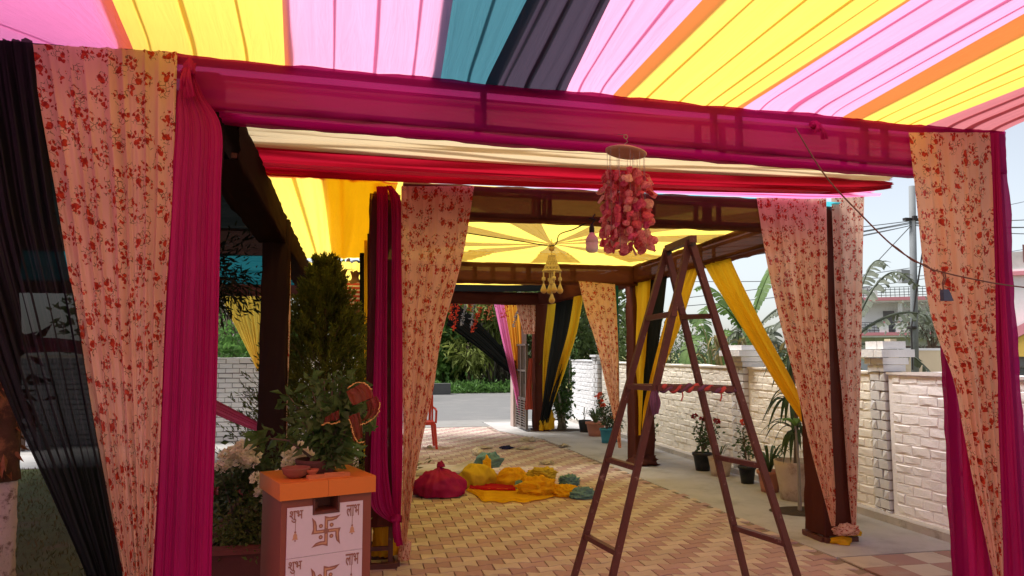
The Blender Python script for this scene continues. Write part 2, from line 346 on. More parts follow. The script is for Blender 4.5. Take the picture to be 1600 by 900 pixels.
sheet('subfloor', [(-1.2, 3), (5.2, 3), (5.2, 17.4), (-1.2, 17.4)], -.03, M_conc)
paving = tag(bpy.data.objects.new('paving', None), kind='structure'); COL.objects.link(paving)
pv0 = [(-.12, 3.0), (3.72, 3.0), (3.72, 8.26), (3.45, 13.5), (2.9, 15.2), (2.9, 16.2), (-.02, 16.2), (-.02, 11.6), (-.12, 11.6)]
mesh('bed', [(x, y, -.012) for x, y in pv0], [tuple(range(len(pv0)))], M_joint, paving)
PL, PW = .205, .13
def paver_shape(j=.0035):
    us = np.linspace(0, PL, 9); a = .014; w = a * np.sign(np.cos(2 * pi * us / PL)) * np.abs(np.cos(2 * pi * us / PL)) ** .6
    top = [(x, PW / 2 + y - j) for x, y in zip(us, w)]; bot = [(x, -PW / 2 - y + j) for x, y in zip(us, w)]
    o = bot + top[::-1]; o = [(min(max(x, j), PL - j) - PL / 2, y) for x, y in o]
    return o
PO = paver_shape()
def paver_geo(c, dz, sl):
    n = len(PO); t = np.array([(x * .985, y * .97, 0.002 + dz + sl[0] * x + sl[1] * y) for x, y in PO]); e = np.array([(x, y, -.003 + dz) for x, y in PO]); b = np.array([(x, y, -.02) for x, y in PO])
    v = np.concatenate([t, e, b]) + np.array([c[0], c[1], 0])
    f = [tuple(range(n))] + [(i + n * k, i + n * (k + 1), (i + 1) % n + n * (k + 1), (i + 1) % n + n * k) for k in (0, 1) for i in range(n)]
    return v, f
def xlim(y): 
    return (-.02 if y > 11.6 else (-.1 if y > 5.3 else .38)), (3.7 if y < 8.2 else (3.7 - (y - 8.2) * .052 if y < 13.5 else max(2.9, 3.42 - (y - 13.5) * .32)))
cells = []
ny = int((16.15 - 3.6) / PW)
for r in range(ny):
    y = 3.65 + r * PW; off = (r % 2) * PL / 2
    for c in range(-3, 22):
        x = -.1 + c * PL + off + PL / 2; lo, hi = xlim(y)
        if x - PL / 2 < lo - .001 or x + PL / 2 > hi + .001: continue
        k = (2 * c + (r % 2) - r) // 2          # diagonal stripes
        cells.append((x, y, (2 * c + (r % 2) - r) % 4 < 2))
cells.sort(key=lambda q: q[1])
vis = [q for q in cells if abs((q[0] * cos(YAW) - q[1] * sin(YAW)) / (q[1] * cos(YAW) + q[0] * sin(YAW))) < .72 and q[1] > 4.95]
near = set(id(q) for q in vis[:300])
pm = {}
for ye in (0, 1):
    for i in range(3):
        for k in range(2):
            v, f = paver_geo((0, 0), 0, (R.uniform(-.01, .01), R.uniform(-.015, .015)))
            o = mesh('paver', v, f, (M_py if ye else M_pr)[i], paving); pm[ye, i, k] = o
used = set()
rest = [MB() for _ in range(6)]
for q in cells:
    x, y, ye = q; i = R.randrange(3); dz = R.uniform(-.0015, .0015)
    if id(q) in near:
        k = (int(ye), i, R.randrange(2)); s = pm[k]
        if k not in used: used.add(k); s.location = (x, y, dz)
        else: inst(s, paving, (x, y, dz), (0, 0, R.uniform(-.006, .006)))
    else: rest[int(ye) * 3 + i].add(*paver_geo((x, y), dz, (0, 0)))
vs, fs, mi = [], [], []; k = 0
for i, m in enumerate(rest):
    if m.n: vs += m.v; fs += [tuple(a + k for a in q) for q in m.f]; mi += [i] * len(m.f); k += m.n
far = mesh('paver', np.concatenate(vs), fs, None, paving); far.name = 'far_pavers'
for m in M_pr + M_py: far.data.materials.append(m)
far.data.polygons.foreach_set('material_index', np.array(mi, np.int32)); far['kind'] = 'stuff'
# checker tiles by the right-hand post, slab by the left-hand post
chk = tag(bpy.data.objects.new('checker_floor', None), kind='structure'); COL.objects.link(chk)
mesh('bed', [(3.73, 3.0, -.013), (5.04, 3.0, -.013), (5.04, 5.3, -.013), (3.73, 5.3, -.013)], [(0, 1, 2, 3)], M_joint, chk)
tt = {}
for a in range(5):
    for b in range(8):
        x0, y0 = 3.735 + a * .285, 5.3 - (b + 1) * .285; w = min(.28, 5.04 - x0)
        if w < .05: continue
        e = (a + b) % 2; key = (e, round(w, 2))
        if key not in tt: tt[key] = MB().box((w / 2, .14, -.005), (w, .28, .012)).build('tile', (M_tl, M_tr)[e], chk); tt[key].location = (x0, y0, 0)
        else: inst(tt[key], chk, (x0, y0, R.uniform(-.0008, .0008)))
sheet('slab', [(-1.2, 3.0), (.37, 3.0), (.37, 5.28), (-1.2, 5.28)], .001, M_marble, th=.08)
tag(MB().bbox((-.6, 29.0, -.05), (3.6, 29.35, .42)).build('kerb_block', M_kerb, loc=(1.5, 29.2, 0)), 'low dark concrete block along the far edge of the road', 'kerb')

# ================================================================ brick walls
def whitewash(name, col, dirt, dlo=.5, dhi=.82):
    return solid(name, col, .9, .07, 3, bst=.7, bsc=45, dirt=dirt, dsc=3.5, dlo=dlo, dhi=dhi, streak=.3)
M_wp = whitewash('pinkish whitewash', (.84, .80, .80), (.70, .63, .61))
M_wc = whitewash('cream limewash', (.82, .76, .66), (.70, .63, .52))
M_ww = whitewash('white limewash', (.70, .69, .69), (.58, .555, .54))
M_wj = solid('whitewashed mortar', (.60, .53, .45), .95, .15, 10)
def brick_mesh(name, L, H, mat, seed, parent):
    r = np.random.default_rng(seed); d = .006; b = .014
    back = [(0, 0, 0), (L, 0, 0), (L, 0, H), (0, 0, H)]; mid = [(0, d * .45, 0), (L, d * .45, 0), (L, d * .45, H), (0, d * .45, H)]
    fr = [(b, d, b), (L / 2, d, b), (L - b, d, b), (L - b, d, H - b), (L / 2, d, H - b), (b, d, H - b)]
    v = np.array(back + mid + fr) + r.normal(0, .0028, (14, 3)); v[8:, 1] += r.normal(0, .0025)
    f = [(4, 5, 10, 9, 8), (6, 7, 13, 12, 11), (5, 6, 11, 10), (7, 4, 8, 13), (8, 9, 12, 13), (9, 10, 11, 12)] + [(i, (i + 1) % 4, (i + 1) % 4 + 4, i + 4) for i in range(4)]
    me = bpy.data.meshes.new(name); me.from_pydata((v - np.array([L / 2, 0, H / 2])).tolist(), [], f); me.materials.append(mat)
    return me
def brick_wall(name, label, cat, p, q, H, mat, th=.22, top=.04, nobj=300, bl=.225, ch=.09, group=None, face=1, mortar=None, jit=.25, off=0):
    """wall from p to q (ground points); bricks stand on the face to the left (face 1) or right (-1) of the run"""
    p, q = V(*p, 0), V(*q, 0); L = np.linalg.norm(q - p); d = (q - p) / L; nr = V(-d[1], d[0], 0) * face
    root = thing(name, label, cat, p, group); yaw = math.atan2(d[1], d[0])
    c = (p + q) / 2 - nr * th / 2
    MB().box(c + V(0, 0, H / 2), (L, th, H), yaw).build('core', mortar or mat, root)
    cp = MB(); n = int(L / .3); xs = np.linspace(0, L, n + 1)
    tp = [p + d * x for x in xs]; rs = np.random.default_rng(5); hh = H + top * .6 + rs.normal(0, .006, n + 1)
    vv = []; 
    for i, t in enumerate(tp): vv += [t + nr * .025 + V(0, 0, H - .004), t + nr * .028 + V(0, 0, hh[i]), t - nr * (th + .02) + V(0, 0, hh[i]), t - nr * (th + .02) + V(0, 0, H - .004)]
    cp.add(vv, [(4 * i + a, 4 * i + (a + 1) % 4, 4 * i + 4 + (a + 1) % 4, 4 * i + 4 + a) for i in range(n) for a in range(4)] + [(0, 1, 2, 3), tuple(4 * n + a for a in (3, 2, 1, 0))])
    cp.build('coping', mat, root)
    gp = .010 if mortar else .003
    vr = [brick_mesh('brick', bl - gp, ch - gp - .001, mat, 30 + i + off, root) for i in range(6)]
    hf = [brick_mesh('brick', bl / 2 - gp, ch - gp - .001, mat, 60 + i + off, root) for i in range(3)]
    cl = []
    nc = int(H / ch); ch2 = H / nc
    for r in range(nc):
        x = 0.0; o = (r % 2) * bl / 2
        if o: cl.append((bl / 4, r, 1)); x = o
        while x + bl <= L + .01: cl.append((x + bl / 2, r, 0)); x += bl
        if L - x > bl * .4: cl.append((x + (bl / 4), r, 1))
    def P(x, r): return p + d * x + V(0, 0, (r + .5) * ch2 + R.uniform(-.003, .003))
    cl.sort(key=lambda t: np.linalg.norm(p + d * t[0] - CAM))
    M = Matrix.Rotation(yaw + (0 if face == 1 else pi), 4, 'Z')
    rm = MB()
    for i, (x, r, h) in enumerate(cl):
        me = R.choice(hf if h else vr); w = P(x, r)
        if i < nobj:
            b = bpy.data.objects.new('brick', me); COL.objects.link(b); b.parent = root; b.location = tuple(w - p)
            b.rotation_euler = (R.uniform(-.01, .01), R.uniform(-.012, .012) * (1 + jit), yaw + (0 if face == 1 else pi)); b.scale = (R.uniform(.97, 1.012), R.uniform(.7, 1.2), R.uniform(.94, 1.02))
        else:
            vv = np.array([M.to_3x3() @ vx.co for vx in me.vertices]); rm.add(vv + w, [tuple(pp.vertices) for pp in me.polygons])
    if rm.n: o = rm.build('brickwork', mat, root); o['kind'] = 'stuff'
    return root
WX = 5.06
brick_wall('boundary_wall', 'pinkish whitewashed brick wall in the nearest bay, between the front curtain and the white pier', 'wall', (WX, 3.0), (WX, 6.31), 1.40, M_wp)
brick_wall('boundary_wall', 'cream limewashed brick wall behind the row of flower pots and the ladder', 'wall', (WX, 6.57), (WX, 14.95), 1.40, M_wc, off=7)
brick_wall('boundary_wall', 'white limewashed end of the brick wall behind the slender shrub at the gate', 'wall', (WX, 15.35), (WX, 17.15), 1.42, M_ww, off=9)
brick_wall('garden_wall', 'whitewashed brick wall at the back of the lawn beyond the dark post', 'wall', (-11, 14.35), (.25, 14.35), 1.5, whitewash('fresh white limewash', (.85, .85, .85), (.72, .70, .69)), face=-1, off=12, bl=.24, ch=.085, mortar=solid('dark gaps between bricks', (.22, .20, .19), .95, .2, 10))
def pier(label, x, y, w, H, mat, caps, cream=None):
    root = thing('brick_pier', label, 'pier', (x, y, 0), 'brick piers along the boundary wall')
    MB().box((x, y, H / 2), (w - .03, w - .03, H)).build('core', solid('pier joint shadow tone', (.34, .29, .25), .95, .2, 10), root)  # core colour is darkened to stand for shadow in the brick joints
    n = int(H / .092); h = H / n; src = []
    for k in range(2):
        b = MB(); L = w * (.62 if k else .37); rr = np.random.default_rng(k)
        b.box((x, y, 0), (w, L - .011, h - .012)); b.v[0] += rr.normal(0, .0045, b.v[0].shape); o = b.build('brick', mat, root); src.append(o)
    first = [1, 1]
    for r in range(n):
        a = r % 2
        for k, yy in ((0, -w / 2 + w * .37 / 2), (1, w / 2 - w * .62 / 2)):
            if a: yy = -yy
            l = (R.uniform(-.006, .006), yy, (r + .5) * h)
            if first[k]: src[k].location = l; first[k] = 0
            else: inst(src[k], root, l)
    z = H
    for i, (dw, dh) in enumerate(caps):
        m = cream if (cream is not None and i < 2) else M_ww
        nn = 3; ws = (w + dw) / nn
        for q in range(nn): MB().box((x, y - (w + dw) / 2 + ws * (q + .5), z + dh / 2), (w + dw + R.uniform(-.01, .01), ws - .006, dh - .005)).build('brick', m, root)
        z += dh
    return root
pier('white brick pier with a stepped cap, nearest one behind the printed curtains', WX + .085, 6.44, .22, 1.42, M_ww, [(.02, .07), (.06, .07), (.14, .08), (.04, .08)])
pier('white and cream brick pier with stepped cap between the ladder and the golden drape', WX + .09, 9.1, .34, 1.42, M_ww, [(.04, .07), (.1, .07), (.22, .08), (.06, .07)])
pier('white brick pier where the cream wall meets the white end near the gate', WX + .09, 15.15, .34, 1.46, M_ww, [(.04, .06), (.1, .05)])
tag(MB().bbox((WX - .12, 3.0, -.02), (WX + .03, 17.1, .07)).build('wall_footing', solid('rough pale footing', (.50, .45, .40), .95, .2, 5, bst=.8, dirt=(.3, .27, .23), dsc=4)), kind='structure')

# ================================================================ pandal frames: posts and beams wrapped in cloth
GP, GB = 'cloth wrapped posts of the pandal', 'cloth wrapped truss beams of the pandal'
def post(label, x, y, w, z1, mat, seed, z0=.0, wr=.005, up=(0, 1, 0), flare=None, lm=None, zc=.05):
    r = thing('pandal_post', label, 'post', (x, y, z0), GP); h = w / 2 - .03; fm = lm or M_steel
    for a in (-1, 1):
        for b in (-1, 1): MB().bbox((x + a * h - .018, y + b * h - .018, z0 + .03), (x + a * h + .018, y + b * h + .018, z1 - .02)).build('upright', fm, r)
    for k in range(5):
        z = z0 + .12 + (z1 - z0 - .3) * k / 4
        for s in (-1, 1): MB().bbox((x - h, y + s * h - .012, z), (x + h, y + s * h + .012, z + .03)).build('cross_bar', fm, r)
    b = MB(); e = w / 2 + .02
    for s in (-1, 1): b.bbox((x - e, y + s * e - .02, z0), (x + e, y + s * e + .02, z0 + .04)); b.bbox((x + s * e - .02, y - e + .02, z0 + .001), (x + s * e + .02, y + e - .02, z0 + .038))
    b.build('base_frame', fm, r)
    sleeve('cover', mat, (x, y, z0 + zc), (x, y, z1), w + .012, w + .012, r, seed, wr, 70, up)
    return r
def beam(label, p, q, w, h, mat, seed, studs, wr=.006, lm=None):
    r = thing('pandal_beam', label, 'beam', p, GB); p, q = V(*p), V(*q); d = (q - p) / np.linalg.norm(q - p); sd = np.cross(d, V(0, 0, 1)); sd /= np.linalg.norm(sd); fm = lm or M_steel
    a, b = w / 2 - .025, h / 2 - .025
    for s in (-1, 1):
        for t in (-1, 1): MB().bar(p + sd * s * a + V(0, 0, t * b), q + sd * s * a + V(0, 0, t * b), .03).build('rail', fm, r)
    for s in ():
        MB().bar(p + sd * s * (a - .003) + V(0, 0, b - .085), q + sd * s * (a - .003) + V(0, 0, b - .085), .022).build('rail', fm, r)
    L = np.linalg.norm(q - p)
    for u in studs:
        for s in (-1, 1):
            c = p + d * u * L + sd * s * (a - .001); MB().bar(c - V(0, 0, b - .002), c + V(0, 0, b - .002), .032, up=d).build('stud', fm, r)
    sleeve('cover', mat, p, q, w, h, r, seed, wr, int(L * 16) + 8)
    return r
post('nearer left post, dark cloth showing behind its magenta drape', -.83, 4.06, .18, 3.06, M_dbrn, 11)
post('nearer right post in magenta cloth at the edge of the photo', 3.93, 4.06, .29, 3.04, M_magS, 12)
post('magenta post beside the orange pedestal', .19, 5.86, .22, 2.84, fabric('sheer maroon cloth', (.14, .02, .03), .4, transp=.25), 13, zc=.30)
post('brown post between two printed curtains by the pinkish wall', 4.06, 5.88, .27, 2.9, M_brn, 14)
post('brown post behind the ladder with yellow and black drapes on it', 4.06, 10.25, .29, 2.86, M_brn, 15)
post('dark brown post at the gate with the grille leaf', 3.75, 15.1, .26, 2.86, M_brn, 16)
post('almost black post standing in the flower bed beside the conifer', -.77, 7.25, .22, 2.86, M_dbrn, 17, z0=.40)
post('brown post behind the conifer, hung with yellow and black strips', .18, 10.25, .26, 2.86, M_dbrn, 18)
post('brown post at the gate end of the garden bed', .15, 15.1, .26, 2.86, M_brn, 19)
beam('magenta truss beam across the front of the pandal', (-1.0, 4.03, 2.985), (4.07, 4.03, 2.885), .26, .27, M_magS, 21, [.327, .60, .632, .80, .828], wr=.0065)
beam('black wrapped beam running left over the black drape', (-5.0, 4.03, 2.985), (-1.02, 4.03, 2.985), .26, .27, M_blk2, 22, [.3, .6])
beam('brown truss beam across the second bay above the printed curtains', (.32, 5.74, 2.79), (3.92, 5.74, 2.79), .22, .25, M_brnB, 23, [.14, .3, .325, .57, .70, .735, .93, .96])
beam('brown truss beam on the ladder side of the star canopy', (4.0, 5.76, 2.77), (4.0, 10.1, 2.74), .22, .25, M_brnB, 24, [.08, .16, .5, .75])
beam('brown truss beam on the conifer side of the star canopy', (.2, 5.9, 2.77), (.2, 10.1, 2.74), .2, .24, M_brnB, 25, [.3, .6])
beam('brown truss beam across the far side of the star canopy', (.3, 10.12, 2.72), (3.96, 10.12, 2.72), .22, .28, M_brnB, 26, [.35, .42, .5, .56, .74])
beam('brown beam over the gate', (.2, 14.98, 2.76), (3.7, 14.98, 2.73), .22, .25, M_brn, 27, [.4, .7])
beam('brown beam from the ladder post towards the gate post', (4.0, 10.35, 2.74), (3.78, 14.86, 2.74), .22, .26, M_brn, 28, [.3, .6])
beam('brown beam along the bed from the conifer towards the gate', (.18, 10.3, 2.74), (.15, 14.9, 2.74), .2, .24, M_brn, 29, [.3, .6])
beam('dark brown beam on the lawn side of the yellow canopy', (-.78, 4.2, 2.79), (-.80, 7.2, 2.76), .24, .26, M_dbrn, 30, [.4, .7])
beam('dark brown beam beyond the almost black post', (-.80, 7.4, 2.76), (-.84, 13.6, 2.76), .24, .26, M_dbrn, 31, [.4, .7])
beam('dark brown beam across the back of the lawn pavilion', (-6, 13.7, 2.76), (-.9, 13.7, 2.76), .24, .28, M_brn, 32, [.3, .55, .8])

# ================================================================ canopies
ZC = 3.13
def zbeam(x): return 3.128 - .0213 * (max(min(x, 4.1), -3) + .9)
def lineX(a, b, dz=0.0):
    pa, pb = G(*a, ZC), G(*b, ZC)
    for _ in range(3): pa, pb = G(*a, zbeam(pa[0]) + dz), G(*b, zbeam(pb[0]) + dz)
    return _lx(pa, pb)
def _lx(pa, pb): return lambda Y: float(pa[0] + (pb[0] - pa[0]) * (max(Y, min(1.9, pa[1] - .3)) - pa[1]) / (pb[1] - pa[1]))
GC = 'coloured cloth lengths of the front canopy'
def stripe(label, mat, la, lb, z, pleats, seed, sag=.03, nf=3, y1=3.98, y0=-3.0):
    """one cloth length of the front canopy between two lines, with folded tucks lying on it"""
    la, lb = lineX(*la, dz=z - ZC), lineX(*lb, dz=z - ZC); Ys = np.concatenate([[y1, y1 - .12, y1 - .26], np.linspace(y1 - .5, y0, 8)])
    zz = lambda Y, x=0: zbeam(x) + z - ZC - sag * sin(pi * min(1, (y1 - Y) / 5.0)) - max(0, 1 - (y1 - Y) / .15) * (z - ZC + .006)
    o = drape('canopy_cloth', mat, [(V(la(Y), Y, zz(Y, la(Y))), V(lb(Y), Y, zz(Y, lb(Y))), .4) for Y in Ys], nf=nf, amp=.006, nv=40, seed=seed, nuf=12, full=1.0, label=label, cat='canopy cloth', group=GC, loc=(la(y1), y1, z))
    for i, (u, w) in enumerate(pleats):
        rw = []
        for k, Y in enumerate(Ys):
            x = la(Y) + (lb(Y) - la(Y)) * (u + .010 * sin(1.3 * Y + seed)); ww = w * .6 * (.6 + .45 * sin(Y * 1.1 + i * 2 + seed) ** 2)
            rw.append((V(x - ww / 2, Y, zz(Y, x) + .010), V(x + ww / 2, Y, zz(Y, x) + .013), 1))
        drape('tuck', mat, rw, nf=1, amp=.002, nv=40, seed=seed + i, parent=o, nuf=6, full=1.0)
    return o
stripe('pink canopy length at the far left, over the printed curtain', M_pinkd, ((-520, 40), (-900, 0)), ((207, 73), (177, 0)), ZC, [(.52, .03), (.70, .03), (.82, .035), (.915, .035)], 1, nf=8)
stripe('yellow canopy length above the magenta post on the left', M_yelf, ((186, 71), (158, 0)), ((457, 95), (447, 0)), ZC + .03, [(.17, .03), (.42, .035), (.72, .03)], 2)
stripe('pink canopy length in the middle, left of the teal one', M_pink, ((445, 94), (441, 0)), ((687, 132), (707, 0)), ZC, [(.02, .02), (.29, .022), (.55, .03), (.80, .03)], 3)
stripe('teal canopy length next to the black one', M_teal, ((670, 130), (685, 0)), ((770, 140), (835, 0)), ZC + .03, [(.55, .03)], 4)
stripe('black sheer canopy length between teal and pink', M_blkc, ((754, 138), (820, 0)), ((880, 150), (951, 0)), ZC + .01, [(.22, .03), (.5, .05), (.88, .05)], 5)
stripe('pink canopy length between the black and the broad yellow one', M_pink, ((876, 150), (949, 0)), ((964, 158), (1114, 0)), ZC + .025, [(.22, .03), (.58, .03)], 6)
stripe('broad yellow canopy length in front of the flower mobile', M_yelf, ((950, 157), (1091, 0)), ((1142, 181), (1411, 0)), ZC, [(.25, .025), (.5, .03), (.72, .03), (.84, .02)], 7)
stripe('pink canopy length between the two yellow ones on the right', M_pink, ((1122, 179), (1385, 0)), ((1316, 196), (1600, 38)), ZC + .025, [(.2, .03), (.42, .06), (.62, .04), (.76, .02)], 8)
stripe('narrow yellow canopy length near the right edge', M_yelf, ((1298, 193), (1600, 12)), ((1420, 206), (1600, 131)), ZC, [(.4, .03), (.62, .03), (.8, .03)], 9)
stripe('greyish red canopy length along the right edge', M_rust, ((1414, 206), (1600, 126)), ((1556, 208), (1600, 188)), ZC + .015, [(.3, .05), (.55, .12), (.85, .09)], 10)

def canopyX(name, label, mat, xa, xb, y0, y1, z0, z1, nf, amp, seed, sag=0.0, grp='cloth lengths over the inner bays', sk=0.0, nuf=8, tucks=(), y1b=None, y0b=None, pinch=0.0):
    """cloth pleated along X between y0 and y1"""
    rows = []
    for t in np.linspace(0, 1, 11):
        x = xa + (xb - xa) * t; s = sag * sin(pi * t)
        pn = max(0, (t - .9) / .1) * pinch
        ya, yb = y0 + ((y0b or y0) - y0) * t ** 1.5, y1 + ((y1b or y1) - y1) * t ** 1.5
        ya, yb = ya + (yb - ya) * .45 * pn, yb - (yb - ya) * .45 * pn
        rows.append((V(x, ya + sk * t, z0 - s), V(x, yb + sk * t, z1 - s), 1 - .5 * pn))
    o = drape(name, mat, rows, nf=nf, amp=amp, nv=50, seed=seed, nuf=nuf, label=label, cat='canopy cloth', group=grp, sharp=.2)
    for i, u in enumerate(tucks):
        rw = []
        for k, (a, b, _) in enumerate(rows):
            uu = u + .03 * sin(k * 1.3 + i * 2 + seed); c = a * (1 - uu) + b * uu + V(0, 0, amp * 1.6 + .004); w = V(0, .012 + .014 * sin(k * 1.1 + i * 1.7) ** 2, 0); rw.append((c - w, c + w, 1))
        drape('tuck', mat, rw, nf=1, amp=.002, nv=50, seed=seed + i, parent=o, nuf=6, full=1.0)
    return o
canopyX('canopy_cloth', 'cream pleated cloth behind the magenta beam', M_cream, -.85, 4.1, 4.10, 5.06, 3.06, 2.98, 8, .022, 40, .03, tucks=(.2, .34, .5, .58, .72, .8, .9, .97))
canopyX('canopy_cloth', 'red pleated cloth running beside the cream one', M_red, -.82, 4.2, 5.0, 5.62, 2.975, 2.93, 5, .035, 41, .02, tucks=(.1, .22, .5, .62, .9), y1b=5.2, pinch=1)
canopyX('canopy_cloth', 'pink rolled cloth edge under the red cloth', M_pinkd, -.75, 4.25, 5.5, 5.645, 2.945, 2.93, 2, .012, 42, .01, tucks=(.3, .7), y0b=5.15, pinch=1)
canopyX('canopy_cloth', 'lilac pink cloth fold lying in the middle of the red cloth', M_pink, -.8, 4.2, 5.22, 5.30, 2.90, 2.90, 1, .012, 47, .015)
canopyX('canopy_cloth', 'turquoise cloth edge above the brown beam by the printed curtain', fabric('turquoise cloth', (.05, .42, .50), .5, tcol=(.1, .6, .7)), 2.3, 4.15, 5.66, 5.86, 2.925, 2.915, 2, .008, 43, .0)
yb_ = drape('canopy_cloth', M_yel, [(V(.28, 5.6, 2.905), V(-.72, 5.5, 2.915), .6), (V(.25, 7.2, 2.90), V(-.77, 7.2, 2.9), 1), (V(.2, 8.8, 2.90), V(-.84, 8.8, 2.9), 1), (V(.12, 10.3, 2.90), V(-.92, 10.3, 2.9), .8)], nf=4, amp=.016, nv=40, seed=44, nuf=14, sharp=.5, label='yellow cloth ceiling over the conifer bed', cat='canopy cloth', group='cloth lengths over the inner bays')
for i, (u, w) in enumerate(((.42, .016), (.56, .022), (.78, .02))):
    drape('tuck', M_yel, [(V(.28 - 1.0 * u - w - .016 * (y - 5.6), y, 2.93), V(.28 - 1.0 * u + w * .6 - .016 * (y - 5.6), y, 2.935), 1) for y in (5.6, 7.2, 8.8, 10.2)], nf=1, amp=.002, nv=30, seed=i, parent=yb_, nuf=6, full=1.0)
drape('canopy_cloth', M_yel2, [(V(.28, 5.62, 2.925), V(-.3, 5.55, 2.93), .6), (V(.25, 7.2, 2.93), V(-.30, 7.2, 2.93), 1), (V(.14, 10.25, 2.93), V(-.36, 10.25, 2.93), 1)], nf=2, amp=.012, nv=40, seed=46, nuf=14, label='second golden layer lying on the yellow ceiling over the bed', cat='canopy cloth', group='cloth lengths over the inner bays')
drape('canopy_cloth', M_yel, [(V(.1, 10.9, 2.92), V(-.82, 10.9, 2.92), 1), (V(.06, 12, 2.9), V(-.6, 12, 2.9), 1), (V(0, 13.4, 2.88), V(-.35, 13.4, 2.88), 1)], nf=5, amp=.015, nv=24, seed=45, label='farther yellow cloth ceiling glimpsed above the conifer tip', cat='canopy cloth', group='cloth lengths over the inner bays')
# star canopy
star = drape('star_canopy', M_yel, [(V(.1 + .9 * t, 5.72 + 0 * t, 2.93), V(.1 + .9 * t, 10.26, 2.875), 1) for t in np.linspace(0, 4.35, 6)], nf=34, amp=.010, nv=40, seed=50, nuf=6, sharp=.6, drift=.2, label='pleated yellow ceiling cloth above the cream star', cat='canopy cloth')
rb = thing('star_ribbons', 'cream ribbons fanning out as a star beneath the yellow ceiling', 'ribbons', (2.12, 7.97, 2.84))
ctr = V(2.12, 7.97, 2.83)
for k, (ex, ey) in enumerate([(4.0, 7.6), (3.95, 9.5), (2.7, 10.0), (1.1, 10.0), (.3, 9.0), (.3, 7.2), (1.0, 5.85), (2.75, 5.85), (3.9, 6.2)]):
    e = V(ex, ey, 2.89); d = (e - ctr); L = np.linalg.norm(d); d /= L; s = V(-d[1], d[0], 0); ew = .36
    rows = [(ctr + d * .04 - s * .015, ctr + d * .04 + s * .015, .2), (ctr + d * L * .3 - s * .10 + V(0, 0, .004), ctr + d * L * .3 + s * .10 + V(0, 0, .004), .5), (ctr + d * L * .65 - s * .22 + V(0, 0, .025), ctr + d * L * .65 + s * .22 + V(0, 0, .025), 1), (e - s * ew, e + s * ew, 1)]
    drape('ribbon', M_rib, rows, nf=3, amp=.012, nv=24, seed=60 + k, parent=rb)
MB().lathe([(.0, -.03), (.03, -.02), (.035, 0), (.02, .02), (0, .03)], ctr, 10).build('knot', M_rib, rb, True)
# ceiling bays towards the gate and over the lawn
canopyX('canopy_cloth', 'yellow and black banded cloth beyond the star canopy', M_yel, .3, 3.95, 10.5, 11.3, 2.93, 2.93, 3, .03, 70, .05)
canopyX('canopy_cloth', 'black cloth band just beyond the star canopy', M_blk2, .3, 3.9, 11.25, 12.4, 2.92, 2.9, 4, .03, 71, .06)
canopyX('canopy_cloth', 'yellow cloth band nearest the gate beam', M_yel, .3, 3.9, 12.3, 13.2, 2.9, 2.9, 3, .03, 72, .05)
canopyX('canopy_cloth', 'black cloth band over the gate beam', M_blk2, .3, 3.85, 13.1, 14.9, 2.9, 2.9, 5, .03, 73, .05)
GL = 'dark cloth lengths over the lawn'
for i, (a, b, m, nm) in enumerate([(4.15, 6.4, M_dbrn, 'dark brown'), (6.3, 8.6, M_blk2, 'black'), (8.5, 10.8, M_dbrn, 'brown'), (10.7, 12.8, M_dteal, 'dark teal')]):
    canopyX('canopy_cloth', nm + ' ceiling cloth over the lawn, ' + ('next to the front beam', 'second from the front beam', 'third from the front beam', 'farthest from the front beam')[i], m, -6.2, -.92, a, b, 2.99, 2.98, 7, .03, 80 + i, .02, GL)
canopyX('canopy_cloth', 'dark teal pleated valance hanging at the back of the lawn', M_dteal, -6, -.9, 12.7, 13.3, 3.05, 2.80, 6, .03, 86, .0, GL)

# ================================================================ side drapes
GF, GD = 'floral printed curtains gathered at the posts', 'plain side drapes of the pandal'
def pd(name, label, cat, mat, rows, nf, amp, seed, group=None, nv=44, X=None, **k):
    """rows = (picture row, left edge, right edge, distance Y of both edges or pair, depth factor) on an upright plane"""
    rr = []
    for r in rows:
        y, a, b, Y = r[:4]; Ya, Yb = Y if isinstance(Y, tuple) else (Y, Y); m = r[4] if len(r) > 4 else 1
        ya, yb = y if isinstance(y, tuple) else (y, y)
        rr.append((AY(a, ya, Ya), AY(b, yb, Yb), m))
    return drape(name, mat, rr, nf=nf, amp=amp, seed=seed, nv=nv, label=label, cat=cat, group=group, **k)
pd('side_drape', 'sheer black drape sweeping down at the left edge of the photo', 'drape', M_blk2 if 0 else M_blk,
   [(62, -140, 49, 3.86, .6), (200, -110, 68, 3.84), (340, -80, 88, 3.82), (480, -40, 117, 3.80), (640, 18, 143, 3.78), (780, 82, 168, 3.76), (900, 135, 190, 3.75), (1020, 175, 205, 3.75, .8)], 9, .035, 101, GD, nuf=10)
def flo(label, rows, nf, amp, seed, **k):
    return pd('printed_curtain', label, 'curtain', M_flo, rows, nf, amp, seed, GF, nuf=14, pleat=True, fine=.12, **k)
flo('widest floral printed curtain, between the black drape and the magenta post', [((68, 81), 46, 277, 3.87, .5), (180, 66, 274, 3.85, .8), (300, 88, 270, 3.84), (480, 117, 259, 3.82), (640, 143, 252, 3.81), (780, 167, 245, 3.80), (900, 190, 238, 3.79), (1040, 212, 228, 3.78, .6)], 8, .027, 102)
flo('floral printed curtain on the nearer right magenta post', [(207, 1420, 1546, 3.885, .3), (300, 1431, 1550, 3.87, .6), (480, 1453, 1553, 3.86), (590, 1490, 1556, 3.85), (660, 1504, 1558, 3.84), (760, 1523, 1562, 3.83), (860, 1545, 1565, 3.82), (940, 1560, 1568, 3.82, .5)], 6, .022, 103)
